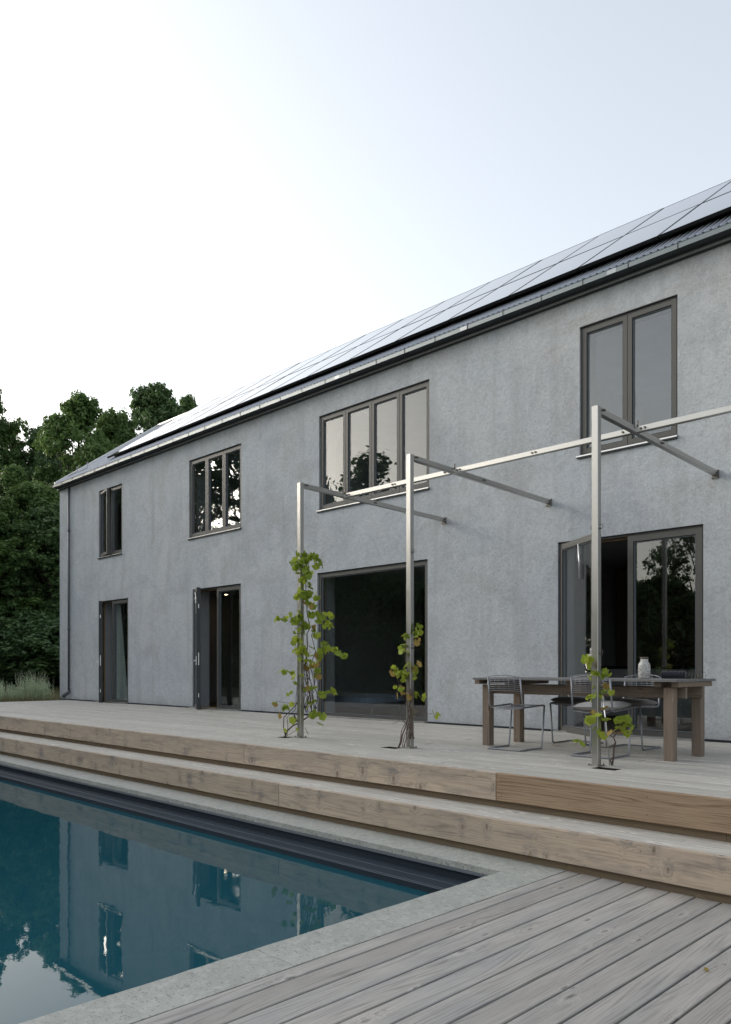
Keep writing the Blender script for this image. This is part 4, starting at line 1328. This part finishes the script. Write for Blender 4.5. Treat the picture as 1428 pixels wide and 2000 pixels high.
for (u, v) in ((335,1085),(345,1078),(385,1590),(378,1600),(395,1605),(480,1590),(487,1600),(278,1680),(284,1690),(305,1730)):
    dx, z = PX1(u, v)
    p = Vector((posts[0], CY, z)) + RV*dx + FV*(-0.05)
    q = p - Vector((-7.40, 6.04, ZU))
    bm_.lathe([(0.0, -0.011), (0.008, -0.008), (0.011, 0), (0.008, 0.008), (0.0, 0.011)], q.x, q.y, q.z, 8)
    p.z += 0
bo = bm_.obj('grapes', MAT['berry'], v1)

def PX2(u, v):     # second vine, crop (740,1180) at 0.15 px
    return ((740+0.15*u) - 801)/191.0, ZU + (1461 - (1180+0.15*v))/191.0
cl2 = []
for (u, v, c, s, a, b) in [(470,270,3,.022,.8,.2),(500,320,2,.012,.6,.4),(500,365,1,.01,.2,.7),(495,450,2,.015,0,0),(345,370,2,.012,.3,.7),(265,530,1,.008,.5,.5),(345,500,3,.018,.4,.5),(325,580,2,.018,.3,.7),
        (515,740,1,.005,0,.5),(345,765,1,.01,0,.8),(220,820,3,.018,.5,.5),(160,890,2,.012,.0,.1),(285,870,3,.02,.4,.6),(330,840,2,.012,.3,.7),(320,940,3,.022,.4,.6),(440,800,3,.022,.3,.6),(455,900,4,.02,.4,.6),
        (210,1050,1,.006,0,.3),(290,1070,2,.01,.1,.6),(290,1130,2,.015,0,.2),(390,1150,1,.01,0,0),(490,1150,3,.018,.2,.7),(580,1150,1,.008,.7,.3),(425,1150,1,.015,0,.2),(495,1375,1,.008,0,0),(710,1405,1,.008,.2,.7),(760,1410,2,.010,.3,.6)]:
    dx, z = PX2(u, v); cl2.append((dx, z, c, s, s, a, b))
def PT2(uvs): return S3(posts[1], [PX2(*q) for q in uvs], -0.045)
stems2 = [(PT2([(250,1865),(285,1800),(300,1700),(340,1600),(380,1450),(370,1250),(400,1100),(380,900),(400,800)]), .008, .004),
          (PT2([(245,1865),(275,1780),(290,1640),(340,1540),(420,1400),(440,1200)]), .005, .003),
          (PT2([(320,1860),(350,1760),(360,1620),(400,1480),(410,1200),(390,1050)]), .005, .004),
          (PT2([(300,1855),(330,1700),(400,1560),(450,1480),(560,1380),(650,1420),(700,1405)]), .004, .002),
          (PT2([(340,1540),(280,1490),(200,1540),(165,1540)]), .003, .002),
          (PT2([(330,1520),(270,1420),(240,1390)]), .003, .002),
          (PT2([(450,1480),(560,1370),(600,1310)]), .003, .002),
          (PT2([(350,1300),(320,1170),(250,1000),(230,830)]), .003, .002),
          (PT2([(380,900),(340,700),(340,560),(350,400),(430,330),(480,260)]), .004, .002)]
for k in range(7):
    u0 = rsx.uniform(360, 430)
    stems2.append((PT2([(u0 + rsx.uniform(-30, 30), 1750 - i*110) for i in range(7)]), .004, .003))
v2 = vine(posts[1], (-5.62, 6.04), cl2, stems2, 'sparse yellowing grape vine on the middle steel post', 31, 0.98, 1.3)

def PX3(u, v):     # third vine, crop (1100,1260) at 0.21008 px
    return ((1100+0.21*u) - 1163)/229.0, ZU + (1498 - (1260+0.21*v))/229.0
cl3 = []
for (u, v, c, s, a, b) in [(200,120,2,.01,.5,.5),(240,120,2,.012,.8,.2),(205,160,1,.004,0,0),(250,185,1,.006,.8,.2),(250,260,2,.008,.6,.4),(330,285,2,.010,.4,.6),(400,260,3,.016,.8,.2),(265,305,1,.006,.5,.5),(258,375,1,.006,.2,.8),
        (395,380,2,.010,0,0),(395,440,3,.014,.7,.3),(240,480,2,.008,.3,.7),(285,485,2,.010,.3,.7),(355,590,1,.008,0,0),(210,675,2,.010,.4,.6),(280,645,3,.016,.1,.5),(340,675,2,.010,.4,.6),
        (305,800,2,.012,.3,.7),(350,855,2,.012,.3,.7),(375,810,1,.006,0,0),(140,900,2,.008,.3,.7),(500,700,2,.012,.3,.7),(550,690,2,.010,.1,.6),(600,690,2,.008,.5,.5),(515,770,2,.012,.4,.6),(610,750,2,.010,.2,.8),(550,800,3,.012,.2,.8)]:
    dx, z = PX3(u, v); cl3.append((dx, z, c, s, s, a, b))
def PT3(uvs): return S3(posts[2], [PX3(*q) for q in uvs], 0.03)
stems3 = [(PT3([(455,1140),(470,1060),(475,980),(490,920),(470,870),(520,800),(540,740)]), .009, .004),
          (PT3([(455,1120),(440,1085),(470,1050)]), .006, .005),
          (PT3([(490,920),(440,960),(370,965),(310,930),(300,860)]), .004, .003),
          (PT3([(470,870),(420,840),(410,820)]), .005, .003)]
# cane of the vine leaning on the post
stems3 += [(PT3([(330,930),(300,800),(290,650),(300,500),(290,380),(300,280),(270,150)]), .004, .003),
           (PT3([(340,860),(270,700),(240,640),(150,600)]), .002, .0015)]
v3 = vine(posts[2], (-3.17, 6.03), cl3, stems3, 'small young grape vine in a square deck opening at the nearest post', 41, 0.95, 1.3)
o = MB().tube(S3(posts[2], [PX3(445, 1150), PX3(380, 480)], 0.05), 0.006, 6).obj('support_cane', MAT['zinc'])
tag(o, 'thin straight metal cane supporting the nearest young vine', 'plant stake')

# dry leaves on the boards
dl = [(-4.52, 7.42, ZU, 'curled brown dry leaf on the terrace beside the far chair base', 0.075),
      (-1.62, 2.35, 0.0, 'tiny reddish-brown dry leaf near the front of the pool deck', 0.02),
      (-1.42, 3.66, 0.0, 'small brown dry leaf stuck in a gap of the pool deck at right', 0.03)]
for (x, y, z, lab, s) in dl:
    o = mkobj('dry_leaf', LEAF[(1, 'vine_brown')], None, (x, y, z + s*0.16), (R(160), R(12), R(50*x)))
    o.scale = (s, s, s)
    tag(o, lab, 'leaf')

# ------------------------------------------------------------------ trees
def foliage(name, clumps, leaf, per, mat, seed, flat=0.55):
    """leaf clumps: each clump centre carries `per` small folded leaf faces"""
    rg = np.random.default_rng(seed)
    C_ = np.array([c[:3] for c in clumps]); Rr = np.array([c[3] for c in clumps])
    n = len(C_)*per
    idx = np.repeat(np.arange(len(C_)), per)
    d = rg.normal(size=(n, 3)); d /= np.linalg.norm(d, axis=1)[:, None]
    rad = Rr[idx] * rg.random(n)**0.45
    P = C_[idx] + d*rad[:, None]*np.array([1, 1, flat+0.2])
    nrm = d*0.6 + rg.normal(size=(n, 3))*0.55 + np.array([0, 0, 0.55]); nrm /= np.linalg.norm(nrm, axis=1)[:, None]
    t = np.cross(nrm, rg.normal(size=(n, 3))); t /= np.linalg.norm(t, axis=1)[:, None]
    b = np.cross(nrm, t)
    s = leaf*(0.6+0.8*rg.random(n))[:, None]
    v = np.empty((n, 4, 3))
    v[:, 0] = P - t*s; v[:, 1] = P + b*s*0.55 + nrm*s*0.12; v[:, 2] = P + t*s; v[:, 3] = P - b*s*0.55 + nrm*s*0.12
    me = bpy.data.meshes.new(name)
    me.vertices.add(n*4); me.vertices.foreach_set('co', v.reshape(-1))
    me.loops.add(n*4); me.loops.foreach_set('vertex_index', np.arange(n*4, dtype=np.int32))
    me.polygons.add(n); me.polygons.foreach_set('loop_start', np.arange(0, n*4, 4, dtype=np.int32))
    me.polygons.foreach_set('loop_total', np.full(n, 4, dtype=np.int32))
    me.materials.append(mat)
    me.update()
    return me

def tree_parts(seed, H, rad, zlow, nlobes, per, leaf, mat, conic=False, nper=16, thin=1.0):
    r = random.Random(seed)
    clumps = []; lobes = []
    for i in range(nlobes):
        f = (i+0.5)/nlobes
        z = zlow + (H-zlow)*f
        if conic:
            rr_ = rad*(1-f)**0.8 + 0.3
        else:
            rr_ = rad*math.sqrt(max(0.05, 1-(2*f-0.85)**2*0.72))
        a = r.uniform(0, 2*math.pi)
        q = rr_*r.uniform(0.35, 0.95) if f < 0.9 else rr_*r.uniform(0, 0.5)
        lr = (0.20 + 0.16*r.random())*rad * (0.75 if f > 0.8 else 1) * (0.5 if conic else 1)
        c = (q*math.cos(a), q*math.sin(a), min(z, H-lr*0.6), lr)
        lobes.append(c)
        for _ in range(nper):
            d = Vector((r.gauss(0,1), r.gauss(0,1), r.gauss(0,1)+0.25)).normalized()
            rr2 = lr*r.uniform(0.55, 1.12)
            clumps.append((c[0]+d.x*rr2, c[1]+d.y*rr2, c[2]+d.z*rr2*0.85, r.uniform(0.28, 0.62)*thin))
    fm = foliage('crown', clumps, leaf, per, mat, seed)
    tr = MB()
    tr.tube([(0,0,-0.6), (0.05,0.02,H*0.25), (-0.1,0.1,H*0.5), (0.1,0,H*0.85)], 0.012*H, 8, r1=0.05)
    for c in lobes[::2]:
        z0 = max(1.0, c[2]*0.55)
        m_ = (c[0]*0.45, c[1]*0.45, z0 + (c[2]-z0)*0.6)
        tr.tube([(0,0,z0), m_, c[:3]], 0.07, 5, r1=0.02)
    tm = tr.mesh('trunk', MAT['bark'])
    return fm, tm

KIND = {}
KIND['oakA'] = tree_parts(1, 17.0, 4.6, 2.5, 62, 58, 0.125, MAT['oak_leaf'], nper=21)
KIND['oakB'] = tree_parts(2, 17.0, 4.2, 2.0, 56, 58, 0.125, MAT['oak_leaf'], nper=21)
KIND['oakC'] = tree_parts(3, 17.0, 5.2, 1.5, 64, 54, 0.13, MAT['dark_leaf'], nper=22)
KIND['bush'] = tree_parts(4, 6.0, 3.2, 0.2, 30, 30, 0.14, MAT['dark_leaf'], nper=30)
KIND['spire'] = tree_parts(5, 14.0, 2.6, 2.0, 60, 13, 0.13, MAT['dark_leaf'], conic=True, thin=1.5, nper=9)
KIND['airy'] = tree_parts(6, 17.0, 4.6, 2.0, 46, 21, 0.14, MAT['dark_leaf'], nper=20)
def put_tree(kind, x, y, z, sxy, sz, rz, label, name, cat='tree', group=None):
    fm, tm = KIND[kind]
    t = empty(name, (x, y, z), rz)
    t.scale = (sxy, sxy, sz)
    tag(t, label, cat, group)
    mkobj('crown', fm, t); mkobj('trunk', tm, t)
    return t
def at(px, D):     # direction through a photo column, at a distance D along the view axis
    k = (px-714)/1525.0
    return (D*(FV.x + RV.x*k), D*(FV.y + RV.y*k))
LEFT = [('oakA', -38, 59, 22.6, 0.8, 0.3, 'tall dark green oak cut off by the left edge of the picture', 'oak_tree'),
        ('oakB', 150, 50, 18.4, 0.92, 1.2, 'broad oak with a ragged top just left of the roof corner', 'oak_tree'),
        ('oakA', 222, 54, 18.6, 0.72, 2.9, 'oak with an upright narrow top behind the ragged oak', 'oak_tree'),
        ('oakC', 305, 58, 21.7, 0.90, 4.0, 'dark round-topped oak rising behind the roof slope', 'oak_tree'),
        ('oakB', 372, 62, 22.4, 0.62, 5.0, 'oak crown farthest right above the roof line', 'oak_tree'),
        ('oakC', 82, 60, 19.2, 0.8, 5.5, 'lower pale-edged tree in the gap between the two tallest oaks', 'deciduous_tree')]
for (k, px, D, H, s, rz, lab, nm) in LEFT:
    x, y = at(px, D)
    put_tree(k, x, y, 0.2, s, H/17.0, rz, lab, nm)
fill = random.Random(77)
# forest edge filling the lower left
edge = [(-120, 46, 13.5), (-20, 36, 8.6), (60, 40, 10.5), (118, 38, 9.0), (30, 46, 13.0), (160, 44, 12.0), (-70, 52, 13.8), (100, 50, 14.0), (240, 62, 16.0), (10, 56, 15.0), (175, 60, 17.5), (330, 70, 19.0), (440, 74, 19.0)]
for i, (px, D, H) in enumerate(edge):
    x, y = at(px, D)
    put_tree(('oakC', 'oakB', 'oakA')[i % 3], x, y, 0.1, fill.uniform(0.62, 0.8), H/17.0, fill.uniform(0, 6), 'dark tree of the forest edge left of the house', 'forest_tree', group='dark trees of the forest edge left of the house')
for i, (px, D, H) in enumerate([(-60, 32, 3.4), (10, 33, 3.0), (55, 34, 3.6), (100, 33, 3.2), (140, 37, 3.6), (-20, 36, 4.5), (80, 39, 5.0), (-110, 34, 4.0), (130, 41, 5.0)]):
    x, y = at(px, D)
    put_tree('bush', x, y, 0.1, fill.uniform(0.7, 0.95), H/6.0, fill.uniform(0, 6), 'dark shrub at the foot of the forest left of the terrace', 'forest_shrub', 'shrub', 'dark shrubs at the foot of the forest')
# trees across the pool, mirrored in the window panes
def mir(px, D):
    x, y = at(px, D)
    return x, 2*(YF+0.06) - y
BEHIND = [('airy', 470, 46, 17.5, 1.0, 'tree across the pool mirrored in the right part of the three-sash window'), ('airy', 385, 48, 17.0, 0.9, 'tree across the pool mirrored in the left part of the three-sash window'),
          ('airy', 300, 50, 17.5, 1.1, 'tree across the pool mirrored right of the far window'), ('airy', 215, 46, 16.5, 1.0, 'tree across the pool mirrored in the far upper window'), ('oakC', 120, 50, 17.0, 1.1, 'wide dark tree across the pool, farthest left'),
          ('airy', 545, 60, 14.5, 0.8, 'tall tree across the pool in front of the plain wall'),
          ('spire', 722, 46, 14.2, 1.5, 'pointed tree across the pool mirrored in the four-sash window'), ('bush', 632, 44, 11.6, 0.6, 'bushy tree mirrored at the foot of the four-sash window')]
# forest closing the view on the left, outside the picture: it is mirrored in the open leaves
for i, (az, D, H) in enumerate([(167, 44, 14), (173, 46, 14), (179, 44, 13), (185, 46, 13), (170, 52, 15), (182, 54, 14)]):
    put_tree(('oakC', 'oakA', 'oakB')[i % 3], D*math.cos(R(az)), D*math.sin(R(az)), -0.3, 1.0, H/17.0, i*1.7, 'forest tree west of the pool outside the picture', 'west_forest_tree', group='forest trees west of the pool')
for (k, px, D, H, s, lab) in BEHIND:
    x, y = mir(px, D)
    h0 = {'spire': 14.0, 'bush': 6.0}.get(k, 17.0)
    put_tree(k, x, y, -0.4, s, H/h0, fill.uniform(0, 6), lab, 'pool_side_tree')
hedge = [(230, 42, 7.5), (300, 42, 8.2), (375, 42, 8.0), (450, 42, 8.2), (510, 42, 7.4), (560, 40, 6.6), (625, 38, 7.4), (690, 38, 6.6), (750, 36, 6.8), (815, 36, 8.0), (880, 34, 7.2), (960, 34, 6.0), (1050, 32, 5.6), (1130, 32, 5.8), (1190, 30, 5.2), (1262, 30, 5.0), (1372, 31, 9.6), (1460, 30, 9.0), (1560, 30, 6.5), (1750, 30, 6.0), (2050, 30, 6.0)]
for (px, D, H) in hedge:
    x, y = mir(px, D)
    big = H > 8.5
    put_tree('airy' if big else 'bush', x, y, -0.4, 0.45 if big else 0.85, H/(17.0 if big else 6.0), fill.uniform(0, 6), 'tree of the wood edge behind the viewer', 'wood_edge_tree', group='trees of the wood edge behind the viewer')

# herbs and grass at the deck's left end
def herb(x, y, z, h, w, n, seed, lab, mat='herb', name='herb_plant', cat='plant', group='pale spiky herbs beyond the terrace'):
    r = random.Random(seed)
    t = empty(name, (x, y, z)); tag(t, lab, cat, group)
    mb = MB()
    for i in range(n):
        a = r.uniform(0, 6.28); q = w*math.sqrt(r.random())
        bx, by = q*math.cos(a), q*math.sin(a)
        hh = h*r.uniform(0.35, 1.0)
        tx, ty = bx + r.gauss(0, 0.03), by + r.gauss(0, 0.03)
        m_ = 9
        for j in range(m_*2):
            f = j/(m_*2)
            f = 0.15 + 0.85*f
            px, py, pz = bx + (tx-bx)*f, by + (ty-by)*f, hh*f
            s = 0.03*(1.15-f) + 0.012
            b = r.uniform(0, 6.28)
            dx, dy = math.cos(b)*s, math.sin(b)*s
            mb.add([(px, py, pz-0.01), (px+dx-dy*0.25, py+dy+dx*0.25, pz+s*0.9), (px+dx*1.4, py+dy*1.4, pz+s*1.7), (px+dx+dy*0.25, py+dy-dx*0.25, pz+s*0.9)], [(0,1,2,3)])
    mb.obj('foliage', MAT[mat], t)
    st = MB()
    for i in range(6):
        a = i*1.05
        st.tube([(0.3*w*math.cos(a), 0.3*w*math.sin(a), -0.1), (0.7*w*math.cos(a), 0.7*w*math.sin(a), h*0.5)], 0.006, 4)
    st.obj('stem', MAT['vine_stem'], t)
hb = [(8, 1372, 0.62, .38, 110, 'pale spiky herb clump at the left edge of the picture beyond the deck'), (36, 1372, 0.30, .30, 60, 'low herb tuft between the two pale spiky clumps'),
      (62, 1370, 0.95, .45, 170, 'tallest pale spiky herb clump beyond the deck end'), (80, 1370, 0.75, .35, 90, 'smaller spiky herb beside the tallest clump, nearer the house'),
      (-30, 1374, 0.7, .5, 110, 'pale herb clump just outside the left edge')]
for i, (px, py, h, w, n, lab) in enumerate(hb):
    x, y = at(px, 22.8)
    herb(x, y, 0.42, h, w, n, 100+i, lab)
# rough dry grass along the deck edge
gr = MB(); r = random.Random(9)
for i in range(5200):
    px = r.uniform(-120, 135); D = r.uniform(19.8, 30)
    x, y = at(px, D)
    if x > Xd0-0.1 and y < YF: continue
    h = r.uniform(0.10, 0.34); a = r.uniform(0, 6.28); w = 0.006
    dx, dy = math.cos(a)*w, math.sin(a)*w
    lx, ly = r.gauss(0, .06), r.gauss(0, .06)
    gr.add([(x-dx, y-dy, 0.36), (x+dx, y+dy, 0.36), (x+lx, y+ly, 0.42+h)], [(0,1,2)])
tag(gr.obj('grass', MAT['dry_grass']), 'rough dry grass growing along the left end of the terrace', 'grass', kind='stuff')
